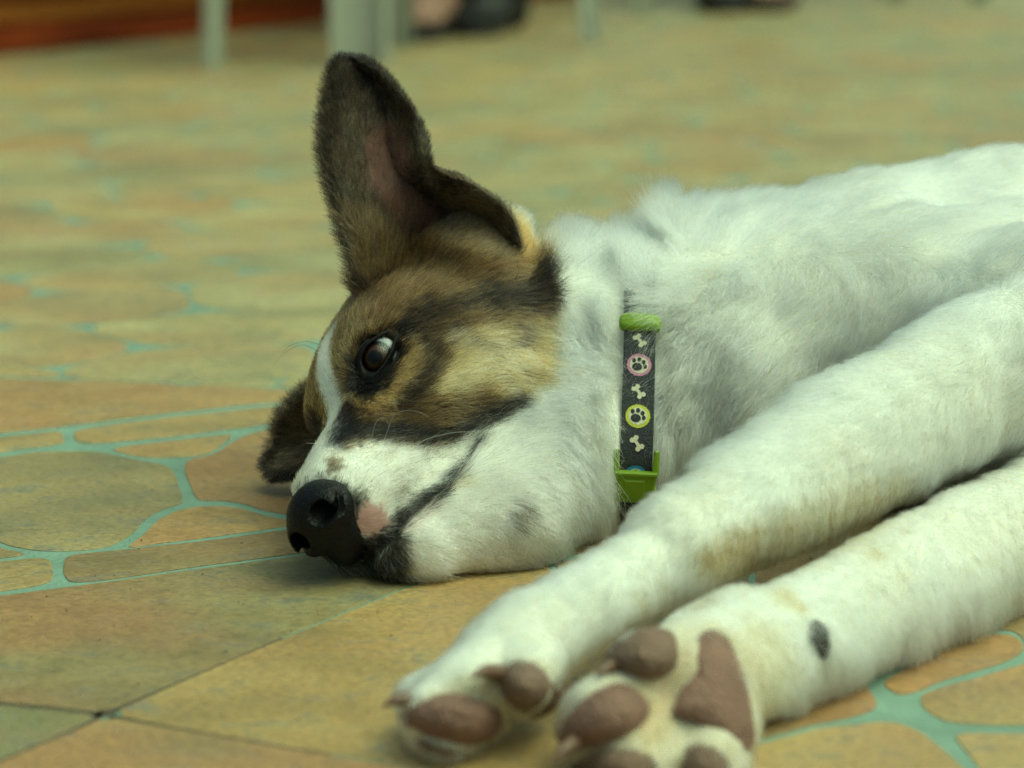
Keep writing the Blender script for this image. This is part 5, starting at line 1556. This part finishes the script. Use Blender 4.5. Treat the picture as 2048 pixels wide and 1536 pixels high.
# people: feet and lower legs under the tables
BLACKC = simple('black_cloth', (0.005, 0.005, 0.006), 0.9, 0.4, 300, .3, 30)
SKINP = simple('person_skin', (0.42, 0.24, 0.17), 0.5, 0.1, 200, .12, 40)
SOLE = simple('black_rubber', (0.012, 0.011, 0.010), 0.6)
def limbs(name, pr, lo, hi, h, mat, parent):
    def f(P): return np.maximum(evalsdf(pr, P), 0.05 - P[:, 2])
    V, Fq = surface_nets(f, lo, hi, h)
    return link(name, mesh_np(name, V, Fq), mat, parent)
def person(hips, feet, knees, bare, label):
    r_ = empty('person', (hips[0], hips[1], 0)); tag(r_, label, 'person')
    hips = np.array(hips, float)
    pr = [el(hips, (15, 11, 9), None, 2)]
    for i, (ft, kn) in enumerate(zip(feet, knees)):
        ft = np.array(ft, float); kn = np.array(kn, float)
        hp = hips + np.array([-7 if i == 0 else 7, 0, 0])
        pr += [rc(hp, kn, 7.5, 5.6, 3), rc(kn, ft + np.array([0, 0, 7 if bare[i] else 3.0]), 5.6, 4.6 if not bare[i] else 4.2, 1.5)]
    pr += [rc(hips, hips + np.array([0, 3, 22]), 12, 11, 4)]
    allp = np.array([hips, *feet, *knees]); 
    limbs('trousers', pr, np.minimum(allp.min(0), hips - 16) - 9, np.maximum(allp.max(0), hips + 24) + 14, 0.8, BLACKC, r_)
    for i, ft in enumerate(feet):
        ft = np.array(ft, float); fw = np.array([-0.25, -1, 0]) if not isinstance(bare[i], tuple) else np.array(bare[i])
        fw = nrm(fw); sd = np.array([-fw[1], fw[0], 0])
        ps = [el(ft + fw * 4 + np.array([0, 0, 0.8]), (1, 1, 1), None, .3)]
        ps = [rc(ft - fw * 3 + np.array([0, 0, .7]), ft + fw * 11 + np.array([0, 0, .7]), 2.6, 3.6, .5)]
        def fs(P, ps=ps): return np.maximum(np.maximum(evalsdf(ps, P), P[:, 2] - 1.5), 0.05 - P[:, 2])
        V, Fq = surface_nets(fs, ft - 20 + np.array([0, 0, 19]), ft + 20, 0.5)
        link('sandal_sole', mesh_np('sandal_sole', V, Fq), SOLE, r_)
        pf = [rc(ft + np.array([0, 0, 7]), ft + fw * 3 + np.array([0, 0, 4]), 3.2, 2.7, 2), rc(ft + fw * 2 + np.array([0, 0, 3.6]), ft + fw * 8 + np.array([0, 0, 3.0]), 2.6, 2.2, 2), rc(ft - fw * 2 + np.array([0, 0, 3.4]), ft + np.array([0, 0, 4]), 2.4, 2.6, 2)]
        for q in range(5):
            o_ = (q - 2) * 1.35
            pf.append(rc(ft + fw * (7.5 - abs(q - 1) * .3) + sd * o_ * .9 + np.array([0, 0, 2.7]), ft + fw * (11.2 - abs(q - 1) * .7) + sd * o_ + np.array([0, 0, 2.3]), .9, .75, .35))
        if bare[i]:
            limbs('foot', pf, ft - 16, ft + 18, 0.4, SKINP, r_)
            st_ = [rc(ft + fw * 6.5 - sd * 3.4 + np.array([0, 0, 1.6]), ft + fw * 6 + np.array([0, 0, 5.6]), .8, .8, .3), rc(ft + fw * 6.5 + sd * 3.4 + np.array([0, 0, 1.6]), ft + fw * 6 + np.array([0, 0, 5.6]), .8, .8, .3)]
            limbs('sandal_strap', st_, ft - 16, ft + 18, 0.4, SOLE, r_)
        else:
            limbs('shoe', [rc(p.a, p.b, p.ra + .4, p.rb + .5, p.k) for p in pf], ft - 16, ft + 18, 0.5, SOLE, r_)
f1, f2 = gp(872, 66), gp(990, 56)
person((-6, 338, 47), [f1, f2], [f1 + np.array([-2, 6, 46]), f2 + np.array([3, 4, 46])], [True, False], 'seated person in black trousers with one sandalled foot, left of centre at the top')
f1, f2 = gp(1468, 14), gp(1556, 12)
person((f2[0] - 2, f2[1] + 42, 47), [f1, f2], [f1 + np.array([-2, 6, 46]), f2 + np.array([3, 6, 46])], [False, True], 'seated person whose sandalled toes show at the top right of centre')
